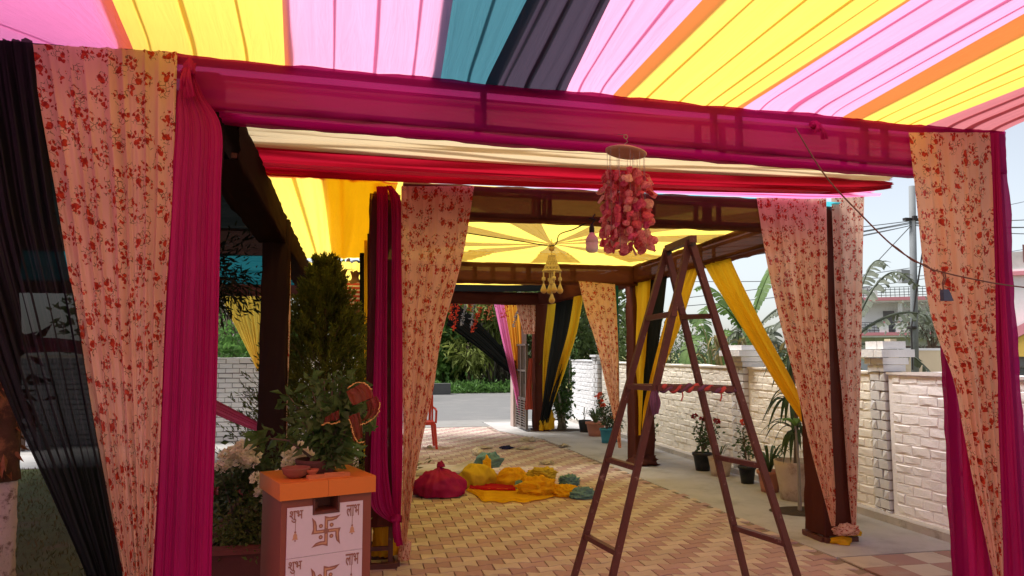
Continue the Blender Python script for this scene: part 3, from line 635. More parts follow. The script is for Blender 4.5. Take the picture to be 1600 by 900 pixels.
flo('floral printed curtain hanging beside the magenta post near the pedestal', [(291, 627, 741, 5.60, .35), (380, 627, 727, 5.58, .7), (440, 628, 713, 5.57), (523, 629, 690, 5.56), (607, 629, 677, 5.55), (676, 630, 662, 5.54), (760, 629, 646, 5.53), (848, 627, 635, 5.52, .6)], 7, .02, 104)
flo('floral printed curtain left of the brown post by the pinkish wall', [(309, 1182, 1291, 5.62, .3), (400, 1196, 1293, 5.61, .8), (480, 1213, 1294, 5.60), (600, 1243, 1297, 5.60), (700, 1266, 1301, 5.60), (770, 1285, 1305, 5.60), (822, 1299, 1305, 5.60, .5)], 6, .02, 105)
flo('narrower floral printed curtain right of the brown post by the pinkish wall', [(293, 1298, 1351, (5.70, 5.72), .3), (400, 1302, 1349, (5.70, 5.74), .8), (520, 1307, 1347, (5.70, 5.74)), (640, 1317, 1344, (5.70, 5.74)), (760, 1326, 1341, (5.70, 5.72)), (826, 1332, 1338, (5.7, 5.7), .5)], 4, .02, 106)
flo('floral printed curtain on the post behind the ladder', [((439, 444), 904, 961, 10.0, .3), (490, 916, 964, 9.98), (539, 932, 966, 9.97), (600, 946, 967, 9.96), (660, 960, 969, 9.96, .6), (700, 966, 971, 9.96, .5)], 5, .028, 107, nv=30)
flo('short floral printed curtain hanging at the gate post', [(468, 805, 837, 14.95, .4), (500, 812, 837, 14.95), (522, 819, 836, 14.95)], 5, .03, 108, nv=14)
flo('narrow strip of floral curtain beside the almost black post', [(368, 440, 454, (7.35, 7.75), .4), (480, 438, 453, (7.3, 7.7)), (600, 437, 450, (7.3, 7.6)), (716, 436, 448, (7.3, 7.6))], 2, .02, 109)
# magenta drapes gathered at the posts
pd('post_drape', 'magenta drape knotted high on the nearer left post', 'drape', M_mag,
   [(118, 287, 304, 3.86, .25), (150, 277, 318, 3.85, .5), (200, 274, 346, 3.84, .6), (300, 267, 345, 3.83, .7), (480, 257, 342, 3.82), (640, 250, 338, 3.82), (780, 244, 333, 3.82), (900, 238, 330, 3.82), (1040, 234, 326, 3.82)], 7, .007, 111, GD, nuf=10, fine=.9)
pd('post_drape', 'magenta drape pulled tight beside the floral curtain at the right edge', 'drape', M_mag,
   [(208, 1546, 1561, (3.9, 3.86), .2), (330, 1549, 1566, (3.9, 3.84)), (480, 1552, 1572, (3.9, 3.83)), (640, 1553, 1583, (3.9, 3.82)), (800, 1556, 1593, (3.9, 3.82)), (950, 1558, 1604, (3.9, 3.82))], 3, .012, 112, GD)
pd('post_drape', 'dark magenta drape behind the tapered floral curtain at the right edge', 'drape', M_mag,
   [(560, 1492, 1560, 3.93, .3), (660, 1500, 1562, 3.92), (760, 1506, 1565, 3.91), (880, 1514, 1568, 3.9), (960, 1518, 1570, 3.9)], 5, .012, 113, GD)
pd('post_drape', 'left half of the magenta drape tied low on the post beside the pedestal', 'drape', M_mag,
   [(291, 588, 606, 5.66, .4), (330, 589, 606, 5.65), (480, 587, 605, 5.64), (640, 582, 605, 5.63), (730, 579, 606, 5.62), (790, 580, 614, 5.61), (815, 608, 622, 5.60, .5)], 4, .014, 114, GD)
pd('post_drape', 'right half of the magenta drape beside the floral curtain and pedestal', 'drape', M_mag,
   [(290, 604, 612, 5.655, .3), (320, 611, 628, 5.65), (400, 612, 629, 5.64), (560, 611, 629, 5.63), (700, 611, 629, 5.62), (790, 614, 627, 5.61), (816, 617, 625, 5.60, .5)], 3, .012, 115, GD)
pd('post_drape', 'dark red end of the magenta drape below its knot, over the bright yellow wad', 'drape', M_mag,
   [(814, 614, 625, 5.60, .4), (830, 613, 627, 5.58), (848, 616, 628, 5.57)], 3, .015, 116, GD, nv=12)
def knot(label, mat, c, r, seed, tails=((0, -.12),), parent=None):
    t = thing('cloth_knot', label, 'knot', c, 'knots tying the drapes')
    lump('bunch', mat, V(*c) - V(0, 0, r[2] * .5), r, seed, 20, 14, .3, t, fold=5)
    for i, (dx, dz) in enumerate(tails):
        a = V(*c) + V(0, -r[1] * .9, .0); e = a + V(dx, -.01, dz)
        drape('tail', mat, [(a - V(.012, 0, 0), a + V(.012, 0, 0), .5), ((a + e) / 2 - V(.022, .02, 0), (a + e) / 2 + V(.022, -.02, 0), 1), (e - V(.02, 0, 0), e + V(.03, 0, .01), 1)], nf=2, amp=.008, nv=10, seed=seed + i, parent=t)
knot('magenta cloth knot high on the nearer left post', M_mag, AY(295, 108, 3.83), (.035, .03, .06), 1, ((-.01, -.12), (.01, -.16)))
knot('magenta cloth knot on the beam near the right-hand curtain', M_mag, AY(1274, 196, 3.86), (.035, .03, .03), 2, ((.03, -.10), (-.02, -.06)))
knot('magenta cloth knot low on the post beside the pedestal', M_mag, AY(619, 812, 5.56), (.045, .04, .04), 3, ((.02, -.18),))
def wad(label, mat, c, r, seed, **k): return lump('cloth_wad', mat, c, r, seed, 30, 18, .3, label=label, cat='cloth bundle', group=k.pop('group', 'cloth wads at the post feet'), **k)
wad('bright yellow cloth wad inside the foot of the magenta post by the pedestal', M_yel2, G(602, 878) + V(0, -.02, .04), (.11, .08, .30), 4)
wad('ball of floral print tied at the foot of the curtain by the pedestal', M_flo, G(630, 868, .03) + V(0, -.12, -.01), (.045, .045, .13), 5)
wad('floral print wad tied round the foot of the brown post by the pinkish wall', M_flo, AY(1322, 836, 5.66), (.12, .06, .06), 6)
wad('yellow cloth end on the concrete at the foot of the brown post', M_yel2, G(1318, 849) + V(-.02, 0, 0), (.09, .06, .045), 7)
wad('second yellow cloth end resting on the first by the brown post', M_yel2, G(1333, 846) + V(0, .02, .045), (.08, .05, .05), 8)
wad('yellow knotted bundle hanging low on the gate post', M_yel2, AY(857, 672, 14.85), (.12, .1, .30), 9, neck=.3)
wad('small yellow cloth end beside the bundle at the gate post', M_yel2, AY(846, 673, 14.85), (.05, .05, .17), 10)
wad('brown cloth gathered on the ground round the post behind the ladder', M_brn, G(1003, 726) + V(0, -.02, 0), (.24, .2, .10), 12)
# yellow and black drapes on the ladder side
def px(label, mat, rows, nf, amp, seed, **k):
    rr = [(AX(a, y if not isinstance(y, tuple) else y[0], X), AX(b, y if not isinstance(y, tuple) else y[1], X), m) for (y, a, b, X, m) in rows]
    return drape('side_drape', mat, rr, nf=nf, amp=amp, seed=seed, nv=36, label=label, cat='drape', group=GD, **k)
px('golden drape slanting from the beam down to the right, over the cream wall', M_yel2, [((409, 402), 1098, 1140, 3.97, .4), ((450, 446), 1121, 1159, 3.97, .8), ((520, 520), 1164, 1196, 3.97, 1), ((590, 590), 1207, 1234, 3.97, 1), ((655, 650), 1250, 1264, 3.97, .7), ((690, 690), 1268, 1274, 3.97, .4)], 6, .03, 121, nuf=12)
px('golden drape slanting from the beam down to the left, seen through the ladder', M_yel2, [((413, 409), 1065, 1097, 3.97, .4), ((460, 455), 1052, 1080, 3.97, .8), ((520, 520), 1035, 1058, 3.97, 1), ((600, 600), 1015, 1026, 3.97, .8), ((640, 640), 1006, 1013, 3.97, .5), ((700, 700), 1002, 1007, 3.97, .4)], 6, .03, 122, nuf=12)
px('black drape between two golden ones behind the ladder', M_blk2, [((430, 424), 1014, 1044, 3.99, .4), ((500, 500), 1010, 1036, 3.99, .8), ((580, 580), 1005, 1024, 3.99, 1), ((650, 650), 1002, 1014, 3.99, .7), ((710, 710), 1000, 1008, 3.99, .4)], 5, .03, 123)
px('straight golden drape beside the brown post behind the ladder', M_yel2, [((433, 430), 994, 1018, 3.96, .5), ((520, 520), 993, 1012, 3.96, 1), ((600, 600), 993, 1006, 3.96, 1), ((680, 680), 995, 1001, 3.96, .5)], 3, .03, 124)
pd('side_drape', 'dark teal drape edge beside the floral curtain behind the ladder', 'drape', M_dteal, [(446, 960, 966, 10.06), (540, 962, 967, 10.06), (640, 965, 968, 10.06)], 1, .01, 125, GD, nv=12)
pd('side_drape', 'broad yellow drape ending in the bundle at the gate post', 'drape', M_yel2, [((464, 460), 896, 913, (12.6, 12.2), .5), (520, 887, 903, (13.2, 12.8)), (580, 870, 884, (14.0, 13.8)), (640, 856, 862, (14.8, 14.7)), (658, 853, 859, (14.85, 14.85), .5)], 4, .04, 126, GD, nv=24)
pd('side_drape', 'black drape between the two yellow ones at the gate post', 'drape', M_blk2, [((470, 467), 868, 899, (14.3, 12.9), .5), (520, 862, 890, (14.4, 13.3)), (580, 853, 878, (14.6, 13.9)), (640, 846, 862, (14.8, 14.6)), (664, 842, 856, (14.85, 14.8), .5)], 5, .04, 127, GD, nv=24)
pd('side_drape', 'slim yellow drape next to the gate post', 'drape', M_yel2, [((474, 471), 856, 876, 14.7, .5), (530, 850, 864, 14.72), (580, 848, 856, 14.74), (630, 848, 852, 14.76, .5)], 3, .03, 128, GD, nv=24)
pd('side_drape', 'pink drape hanging outside the gate', 'drape', M_pinkd, [(466, 770, 786, 15.6, .5), (530, 784, 797, 15.6), (600, 801, 809, 15.6), (650, 811, 816, 15.6, .5)], 3, .03, 129, GD, nv=24)
pd('side_drape', 'orange yellow drape hanging outside the gate beside the pink one', 'drape', M_org, [(466, 784, 812, 15.7, .5), (530, 794, 815, 15.7), (600, 806, 817, 15.7), (650, 814, 818, 15.7, .5)], 6, .03, 130, GD, nv=24)
drape('side_drape', M_blk2, [(AY(698, 508, 15.4), AY(709, 470, 15.4), .5), (AY(745, 543, 15.5), AY(757, 513, 15.5), 1), (AY(785, 575, 15.7), AY(793, 552, 15.7), 1), (AY(828, 606, 15.75), AY(834, 590, 15.75), .6)], nf=5, amp=.03, seed=131, nv=24, label='black drape slung diagonally across the gateway', cat='drape', group=GD)
GS = 'straight strips hanging on the post behind the conifer'
for i, (a, b, y0, Y, m, nm) in enumerate([(562, 569, 395, 9.2, M_blk2, 'black strip nearest the conifer'), (569, 575, 350, 8.7, M_yel2, 'yellow strip beside the conifer'), (574, 580, 330, 8.2, M_blk2, 'black strip between two yellow strips'), (578, 588, 318, 7.7, M_yel2, 'yellow strip nearest the magenta post')]):
    pd('side_drape', nm + ', behind the tulsi plant', 'drape', m, [(y0, a, b + 2, Y, .6), (560, a, b + 1, Y), (760, a - 1, b, Y)], 2, .015, 140 + i, GS, nv=20)
pd('side_drape', 'yellow drape hanging from the far beam above the white garden wall', 'drape', M_yel, [(463, 345, 408, 13.5, .5), (510, 368, 408, 13.5), (550, 388, 407, 13.5), (580, 402, 407, 13.5, .5)], 8, .04, 150, GD, nv=24)
drape('side_drape', fabric('bright coral pink cloth', (.92, .16, .30), .5, tcol=(.95, .28, .42)), [(AY(-40, 560, 8.6), AY(-40, 528, 8.6), .6), (AY(120, 552, 8.4), AY(120, 532, 8.4), .6), (AY(250, 606, 8.0), AY(250, 580, 8.0), 1), (AY(336, 648, 7.7), AY(336, 626, 7.7), 1), (AY(405, 676, 7.35), AY(405, 662, 7.35), .7)], nf=4, amp=.03, seed=151, nv=30, label='pink cloth slung low behind the magenta drape to the almost black post', cat='drape', group=GD)
fg = drape('sheer_lining', M_brnB, [(AY(640, 330, 6.2), AY(716, 330, 6.2), 1), (AY(640, 330, 6.2) + V(0, 0, -.3), AY(716, 330, 6.2) + V(0, 0, -.3), 1)], nf=3, amp=.01, seed=160, nv=8, label='brown cloth flap behind the floral curtain near the pedestal', cat='cloth')

# garlands in the gateway
M_gr = solid('orange red garland flower', (.72, .08, .03), .8, .3, 30); M_gs = solid('silver grey garland', (.38, .40, .42), .5, .3, 30, metal=.3); M_go = solid('faded orange garland', (.70, .25, .12), .8, .3, 30)
def garland(label, x, y0, y1, Y, mat, w=.05, lean=0):
    a, b = AY(x, y0, Y), AY(x + lean, y1, Y); n = int(np.linalg.norm(b - a) / .035) + 2; mb = MB()
    for i in range(n):
        c = a + (b - a) * i / (n - 1)
        for k in range(4):
            o = V(R.gauss(0, w * .5), R.gauss(0, w * .5), R.gauss(0, .012)); q = V(R.gauss(0, 1), R.gauss(0, 1), R.gauss(0, 1)); q /= np.linalg.norm(q); p2 = np.cross(q, V(.3, .5, .8)); s = .028
            mb.add([c + o - q * s, c + o + p2 * s * .7, c + o + q * s, c + o - p2 * s * .7], [(0, 1, 2, 3)])
    mb.tube([a, b], .004, 4)
    tag(mb.build('flower_garland', mat, loc=a), label, 'garland', 'garlands hanging in the gateway')
for i, (x, y0, y1, m, w, ln, lb) in enumerate([(708, 468, 498, M_gr, .06, -4, 'short red garland at the curtain edge'), (717, 470, 515, M_gr, .06, -8, 'long red garland over the black diagonal drape'), (728, 472, 508, M_gs, .04, -8, 'silver garland between two red ones'), (735, 466, 486, M_gr, .07, 0, 'stubby red garland under the gate beam'), (742, 470, 510, M_gs, .045, -6, 'silver garland beside the long bright red one'), (750, 480, 518, M_gr, .06, -12, 'long bright red garland in the middle of the gateway'), (769, 468, 500, M_go, .16, -8, 'broad faded orange garland beside the pink drape'), (795, 468, 496, M_gr, .12, -8, 'thick red garland in front of the orange drape'), (808, 486, 510, M_gs, .04, -6, 'silver garland in front of the orange drape')]):
    garland(lb, x, y0, y1, 15.25, m, w, ln)

# ================================================================ ladder
def D(x, y, d): return CAM + ray(x, y) * d
lad = thing('step_ladder', 'brown steel double step ladder with a rag twisted on its crossbar', 'ladder', (1.95, 4.25, 0))
dN, dF = 4.2, 4.65
def leg(top, foot9, d):
    t = D(*top, d); b = D(*foot9, d); e = t + (b - t) * (t[2]) / (t[2] - b[2]); return t, e
legs = {'B': leg((1081, 374), (958, 900), dN), 'D': leg((1079, 375), (1245, 900), dN), 'A': leg((1045, 388), (898, 900), dF), 'C': leg((1042, 390), (1165, 900), dF)}
for k, (t, e) in legs.items():
    MB().bar(t + V(0, (.03 if k in 'BA' else -.0), 0), e + V(0, 0, .006), .036, .033, up=(0, 1, 0)).build('leg', M_steel, lad)
    MB().box(e + V(0, 0, .012), (.055, .055, .024)).build('foot', M_dark, lad)
    MB().tube([t + V(0, -.028, -.03), t + V(0, .028, -.03)], .010, 8).build('bolt', M_dark, lad)
def at_row(k, y, d):
    t, e = legs[k]; lo, hi = 0, 1
    for _ in range(40):
        m = (lo + hi) / 2; p = t + (e - t) * m; v = p - CAM; yy = 450 - FPX * (v @ _u) / (v @ _f)
        if yy < y: lo = m
        else: hi = m
    return t + (e - t) * lo
for yl, yr in ((497, 490), (604, 607), (718, 732), (838, 865)): MB().bar(at_row('A', yl, dF), at_row('B', yr, dN), .034, .03).build('rung', M_steel, lad)
for yl, yr in ((495, 494), (604, 607), (714, 728), (824, 850)): MB().bar(at_row('C', yl, dF), at_row('D', yr, dN), .034, .03).build('rung', M_steel, lad)
MB().bar(at_row('B', 606, dN), at_row('D', 608, dN), .030, .03).build('crossbar', M_steel, lad)
MB().bar(at_row('A', 603, dF), at_row('C', 604, dF), .030, .03).build('crossbar', M_steel, lad)
MB().bar(legs['B'][0] + V(0, -.02, .0), legs['A'][0] + V(0, .02, .0), .04).build('hinge_bar', M_steel, lad)
def twist(name, mat, a, b, r, ph, turns=4.5):
    n = 90; t = np.linspace(0, 1, n); d = (b - a); dd = d / np.linalg.norm(d); s = np.cross(dd, V(0, 0, 1)); u2 = np.cross(s, dd)
    an = t * turns * 2 * pi + ph; P = a + d * t[:, None] + (s * np.cos(an)[:, None] + u2 * np.sin(an)[:, None]) * (r * (1 + .25 * np.sin(t * 37)) * .55)[:, None] - V(0, 0, .006) * np.sin(t * 9)[:, None]
    return MB().tube(P, .0105 + .003 * np.sin(t * 51), 6).build(name, mat, rag, True)
a, b = at_row('B', 606, dN), at_row('D', 608, dN); rag = thing('twisted_rag', 'red and purple rag twisted along the ladder crossbar', 'rag', a)
twist('strand', solid('faded red rag', (.45, .07, .06), .9, .3, 12), a + (b - a) * .06, a + (b - a) * .9, .024, 0)
twist('strand', solid('faded purple rag', (.14, .06, .11), .9, .3, 12), a + (b - a) * .03, a + (b - a) * .97, .024, pi, 4.5)
q = at_row('B', 610, dN) + V(-.03, 0, 0)
drape('loose_end', MATS['faded purple rag'], [(q, q + V(.03, 0, 0), .6), (q + V(-.02, -.02, -.06), q + V(.045, -.02, -.06), 1), (q + V(-.005, -.02, -.14), q + V(.03, -.02, -.13), 1)], nf=2, amp=.01, nv=10, seed=4, parent=rag)
for u2 in (.30, .78):
    q = a + (b - a) * u2 - V(0, .01, .015); MB().tube([q, q + V(.004, 0, -.03), q + V(-.006, 0, -.055)], .004, 5).build('loose_end', MATS['faded red rag'], rag)

# ================================================================ hanging ornaments
M_wood = solid('pale wood', (.62, .36, .24), .7, .15, 15); M_wire = solid('steel wire', (.30, .27, .25), .4, .1, 9, metal=.7)
cx, cyy, cz = AY(978, 238, 3.74)
mob = thing('flower_mobile', 'mobile of pink petal discs hanging from the front magenta beam', 'mobile', (cx, cyy, cz))
tl = Matrix.Rotation(radians(9), 3, 'Y')
MB().lathe([(.0, -.012), (.09, -.012), (.112, -.004), (.114, .002), (.09, .012), (0, .02)], (cx, cyy, cz), 36, M=tl).build('disc', M_wood, mob, True)
an = np.linspace(0, 2 * pi, 16)
MB().tube(np.stack([cx + .011 * np.cos(an), np.full(16, cyy), cz + .088 + .011 * np.sin(an)], 1), .002, 5).tube([(cx, cyy, cz + .077), (cx + .012, cyy, cz + .06), (cx - .008, cyy, cz + .045), (cx, cyy, cz + .015)], .002, 5).build('hook', M_wire, mob)
MB().tube([(cx, cyy, cz + .098), (cx - .01, cyy + .1, cz + .13)], .0015, 4).build('cord', M_wire, mob)
petm = []
def petal_src(i, col, col2):
    m = leafmat('mobile petal %d' % i, col, .25, .45, col2, 60)
    n = 7; v = []; 
    for a in range(n):
        for b in range(5):
            t = a / (n - 1); w = .5 * math.sin(pi * (t * .86 + .1)) ** .8; s = (b / 4 - .5) * 2
            v.append((s * w * .040, .010 * (1 - s * s) + .004 * t, -.038 * t))
    f = [(a * 5 + b, a * 5 + b + 1, a * 5 + b + 6, a * 5 + b + 5) for a in range(n - 1) for b in range(4)]
    return v, f, m
PS = [petal_src(0, (.62, .05, .10), (.80, .18, .19)), petal_src(1, (.68, .10, .15), (.84, .34, .32)), petal_src(2, (.78, .28, .28), (.92, .64, .42)), petal_src(3, (.60, .04, .12), (.75, .15, .26))]
pob = []
for i, (v, f, m) in enumerate(PS):
    o = mesh('petal', v, f, m, None, smooth=True); o.parent = mob; pob.append(o)
first = [1] * 4; cnt = 0
strs = [(.102, k * 2 * pi / 11) for k in range(11)] + [(.055, .5 + k * 2 * pi / 4) for k in range(4)]
sm = MB()
for si, (rr, ag) in enumerate(strs):
    x, y = rr * cos(ag), rr * sin(ag); z0 = -.075 - .06 * R.random(); ln = .40 + .02 * R.random()
    sm.tube([(cx + x, cyy + y, cz - x * .16), (cx + x * 1.02, cyy + y, cz + z0 - ln)], .0012, 4)
    n = 10
    for j in range(n):
        z = z0 - ln * (j + .5) / n
        for q in range(2):
            if cnt >= 298: break
            i = R.choice([0, 0, 1, 1, 2, 3]); ph = ag - pi / 2 + R.uniform(-.9, .9) + q * 2.4 + pi
            l = (x + .016 * cos(ph + pi / 2), y + .016 * sin(ph + pi / 2), z + R.uniform(-.006, .006)); sc = R.uniform(1.1, 1.65)
            rt = (R.uniform(-.3, 1.0), R.uniform(-.9, .9), ph)
            if first[i]: pob[i].location = l; pob[i].rotation_euler = rt; pob[i].scale = (sc,) * 3; first[i] = 0
            else: inst(pob[i], mob, l, rt, (sc,) * 3)
            cnt += 1
sm.build('string', M_wire, mob)

M_jute = solid('macrame cord', (.66, .54, .33), .85, .2, 60, bst=.6); M_bead = solid('wooden bead', (.55, .36, .16), .5, .2, 30)
jx, jy, jz = AY(862, 382, 7.93); KS = .68
mac = thing('macrame_hanger', 'macrame bell with wooden balls hanging below the star canopy', 'hanger', (jx, jy, jz))
MB().tube([(jx, jy, jz + .06), (jx, jy, jz - .14)], .006, 6).build('cord', M_jute, mac)
def ball(c, r): return MB().lathe([(.0, -r)] + [(r * sin(a), -r * cos(a)) for a in np.linspace(.3, pi - .3, 8)] + [(0, r)], c, 14).build('ball', M_bead, mac, True)
ball((jx, jy, jz - .045), .034)
bell = MB(); zt, zb = jz - .13, jz - .30
for k in range(14):
    for s in (1, -1):
        P = [((.035 + .065 * t ** 1.3) * cos(k * 2 * pi / 14 + s * t * 1.6) + jx, (.035 + .065 * t ** 1.3) * sin(k * 2 * pi / 14 + s * t * 1.6) + jy, zt + (zb - zt) * t) for t in np.linspace(0, 1, 12)]
        bell.tube(P, .0065, 5, False)
for r, z in ((.038, zt), (.102, zb), (.078, zb + .05)):
    bell.tube([(jx + r * cos(t), jy + r * sin(t), z) for t in np.linspace(0, 2 * pi, 25)], .009, 5, False)
bell.build('bell', M_jute, mac)
for dx, dy, l in ((-.095, 0, .25), (.095, 0, .25), (0, -.095, .25), (0, .095, .25), (0, 0, .36)):
    t = MB(); bx, by = jx + dx, jy + dy; t.tube([(bx, by, zb + (.0 if l < .3 else .14)), (bx, by, zb - l + .1)], .009, 6)
    t.lathe([(.0, .03), (.022, .015), (.022, -.015), (0, -.03)], (bx, by, zb - l * .36), 8)
    t.lathe([(.006, .065), (.014, .05), (.032, 0), (.022, -.012)], (bx, by, zb - l + .045), 10); t.build('tassel', M_jute, mac, True)
    ball((bx, by, zb - l + .03), .036)

M_bulb = solid('milky bulb plastic', (.80, .66, .66), .35, .04, 5, bst=0); M_wireb = solid('black flex', (.02, .018, .018), .6, .2, 9)
bx, by, bz = AY(925, 395, 5.58)
bulb = thing('light_bulb', 'white LED bulb in a black holder below the brown beam', 'light bulb', (bx, by, bz))
MB().lathe([(0, -.0), (.030, .003), (.046, .016), (.050, .035), (.050, .085)], (bx, by, bz), 24).build('diffuser', M_bulb, bulb, True)
MB().lathe([(.051, .085), (.051, .10), (.044, .125), (.026, .145), (.018, .165)], (bx, by, bz), 24).build('housing', solid('pinkish bulb housing', (.74, .50, .54), .4, .04, 5, bst=0), bulb, True)
MB().lathe([(.019, .160), (.021, .17), (.021, .20), (.012, .225), (.008, .235)], (bx, by, bz), 14).build('holder', M_wireb, bulb, True)
top = V(bx, by, bz + .23)
tag(MB().tube([top, top + V(.03, -.0, .04), top + V(-.01, .03, .055), top + V(.02, .04, .06), top + V(.05, .06, .1)], .006, 6).tube(cr([top + V(.02, .04, .05), top + V(-.02, .4, .03), (2.0, 7.2, 2.81), (2.12, 7.9, 2.80), (1.7, 7.6, 2.79), (1.0, 7.2, 2.80), (.35, 7.0, 2.86)], np.linspace(0, 1, 60)), .006, 6).build('electric_flex', M_wireb, loc=top), 'black flex running from the bulb under the cream star', 'cable')

# ================================================================ foliage helpers
def cards(C, size, el=2.2, out=None, droop=0.0, seed=0, up=.0, bend=.25):
    """leaf shaped faces at the points C; out = outward direction for each"""
    r = np.random.default_rng(seed); n = len(C)
    d = r.normal(size=(n, 3)); 
    if out is not None: d = d * .7 + out * 1.0
    d[:, 2] += up - droop; d /= np.linalg.norm(d, axis=1)[:, None] + 1e-9
    s = np.cross(d, r.normal(size=(n, 3))); s /= np.linalg.norm(s, axis=1)[:, None] + 1e-9; nn = np.cross(d, s)
    L = (size * r.uniform(.6, 1.35, n))[:, None]; w = L / el
    p0 = C; p1 = C + d * L * .45 + s * w * .5 + nn * L * bend * .3; p2 = C + d * L - nn * L * bend * .3; p3 = C + d * L * .45 - s * w * .5 + nn * L * bend * .3
    v = np.stack([p0, p1, p2, p3], 1).reshape(-1, 3); f = np.arange(4 * n).reshape(n, 4)
    return v, f
def clumps(c, rad, ncl, per, cr_, seed, shell=.55):
    """points gathered in clumps through an ellipsoid; also the outward direction"""
    r = np.random.default_rng(seed); q = r.normal(size=(ncl, 3)); q /= np.linalg.norm(q, axis=1)[:, None]
    q *= (shell + (1 - shell) * r.random(ncl) ** .5)[:, None]; cc = q * np.array(rad) * r.uniform(.75, 1.12, (ncl, 1))
    P = np.repeat(cc, per, 0) + r.normal(size=(ncl * per, 3)) * cr_ * r.uniform(.5, 1.2, (ncl * per, 1)); o = P / np.array(rad); o /= np.linalg.norm(o, axis=1)[:, None] + 1e-9
    return P + np.array(c, float), o, cc + np.array(c, float)
M_bark = solid('grey brown bark', (.14, .10, .07), .95, .35, 12, bst=.9)
def tree(name, label, cat, base, H, rad, ncl, per, lsize, mat, seed, el=2.2, droop=0, crz=.6, trunk=.12, group=None, cr_=.35, bark=None, shell=.4, hang=None):
    b = V(*base); r = random.Random(seed); root = thing(name, label, cat, b, group)
    cc = b + V(0, 0, H * crz); P, o, cl = clumps(cc, rad, ncl, per, cr_, seed, shell)
    if hang: P[:, 2] -= np.random.default_rng(seed).random(len(P)) ** 2 * hang
    P[:, 2] = np.maximum(P[:, 2], b[2] + .05)
    v, f = cards(P, lsize, el, o, droop, seed); mesh('crown', v, f, mat, root)
    t = MB(); top = cc + V(r.uniform(-.1, .1), 0, rad[2] * .4); ax = lambda k: b + (top - b) * k + V(.05 * sin(k * 5 + seed), .05 * cos(k * 4), 0) * trunk * 5
    t.tube([ax(k) for k in np.linspace(0, 1, 8)], trunk * np.linspace(1, .3, 8), 8)
    for i in range(min(len(cl), 11)):
        k = r.uniform(.35, .85); s = ax(k); m = (s + cl[i]) / 2 + V(0, 0, .1 * H * .3); t.tube([s, m, cl[i]], [trunk * .42, trunk * .26, trunk * .08], 5)
    t.build('trunk', bark or M_bark, root, True); return root

# ================================================================ pedestal with the tulsi plant
M_orange = solid('orange gloss paint', (.62, .17, .025), .4, .1, 3, bst=.12, bsc=40, dirt=(.42, .13, .04), dsc=9, dlo=.5, dhi=.85)
M_body = solid('brown red paint', (.22, .062, .038), .5, .1, 4, bst=.1)
M_tile = solid('white printed tile', (.62, .53, .56), .28, .05, 40, bst=.05, spec=.5)
M_print = solid('bronze print', (.28, .12, .085), .4, .35, 120, bst=.1); M_print2 = solid('gold print', (.50, .26, .14), .4, .3, 120)
M_clay = solid('earthen clay', (.24, .075, .045), .8, .25, 10, bst=.4); M_dclay = solid('dark earthen clay', (.10, .035, .025), .8, .3, 10, bst=.4)
P0 = D(437, 782, 3.55); P1 = D(587, 770, 3.80); ex = (P1 - P0) * V(1, 1, 0); PWd = np.linalg.norm(ex); ex /= PWd; ey = V(-ex[1], ex[0], 0); P0[2] = 0
prz = math.atan2(ex[1], ex[0]); ZT = .888
def pl(x, y, z): return P0 + ex * x + ey * y + V(0, 0, z)
def pbox(mb, x0, x1, y0, y1, z0, z1): return mb.box(pl((x0 + x1) / 2, (y0 + y1) / 2, (z0 + z1) / 2), (x1 - x0, y1 - y0, z1 - z0), prz)
ped = thing('plant_pedestal', 'orange topped pedestal with white printed tiles, holding the tulsi pot', 'pedestal', pl(PWd / 2, .22, 0))
hx0, hx1, hy0, hy1 = .16, .36, .17, .385
for a in ((0, PWd * .487, 0, hy0), (PWd * .487 + .0015, PWd, 0, hy0), (0, hx0, hy0 + .001, hy1), (hx1, PWd, hy0 + .001, hy1), (0, PWd, hy1 + .001, .44)): pbox(MB(), *a, ZT, ZT + .082).build('cap', M_orange, ped)
bd = MB(); i0, i1 = .014, PWd - .016
pbox(bd, i0, i1, .022, .42, 0, .815); pbox(bd, i0, .172, .022, .42, .815, ZT - .001); pbox(bd, .298, i1, .022, .42, .815, ZT - .001); pbox(bd, .172, .298, .16, .42, .815, ZT - .001)
bd.build('body', M_body, ped)
for s in ((.168, .178), (.292, .302)): pbox(MB(), s[0], s[1], .012, .0215, .815, ZT - .002).build('niche_frame', M_dclay, ped)
pbox(MB(), .168, .302, .012, .0215, .803, .814).build('niche_frame', M_dclay, ped)
pbox(MB(), .185, .215, .10, .13, .816, .85).build('niche_lamp', M_clay, ped)
def flat(name, pts, off, mat, par, z=0):
    n = len(pts); v = [pl(x, .0155 - off, zz) for x, zz in pts] + [pl(x, .0155 - off + .0012, zz) for x, zz in pts]
    return mesh(name, v, [tuple(range(n)), *[(i, i + n, (i + 1) % n + n, (i + 1) % n) for i in range(n)]], mat, par)
def text_mesh(body, x, z, w, h, par):
    cu = bpy.data.curves.new('lettering', 'FONT'); cu.body = body; cu.size = .1; cu.offset = .0012; cu.extrude = .004
    o = bpy.data.objects.new('lettering', cu); COL.objects.link(o); dg = bpy.context.evaluated_depsgraph_get(); me = bpy.data.meshes.new_from_object(o.evaluated_get(dg))
    bpy.data.objects.remove(o); v = np.array([q.co for q in me.vertices]); f = [tuple(p.vertices) for p in me.polygons]
    lo, hi = v.min(0), v.max(0); v = (v - lo) / (hi - lo + 1e-9)
    return mesh('lettering', [pl(x + q[0] * w, .0155 - .0022 + (1 - q[2]) * .0015, z + q[1] * h) for q in v], f, M_print, par)
def disc(c, r, off, mat, par, name='dot', n=14): return flat(name, [(c[0] + r * cos(t), c[1] + r * sin(t)) for t in np.linspace(0, 2 * pi, n, endpoint=False)], off, mat, par)
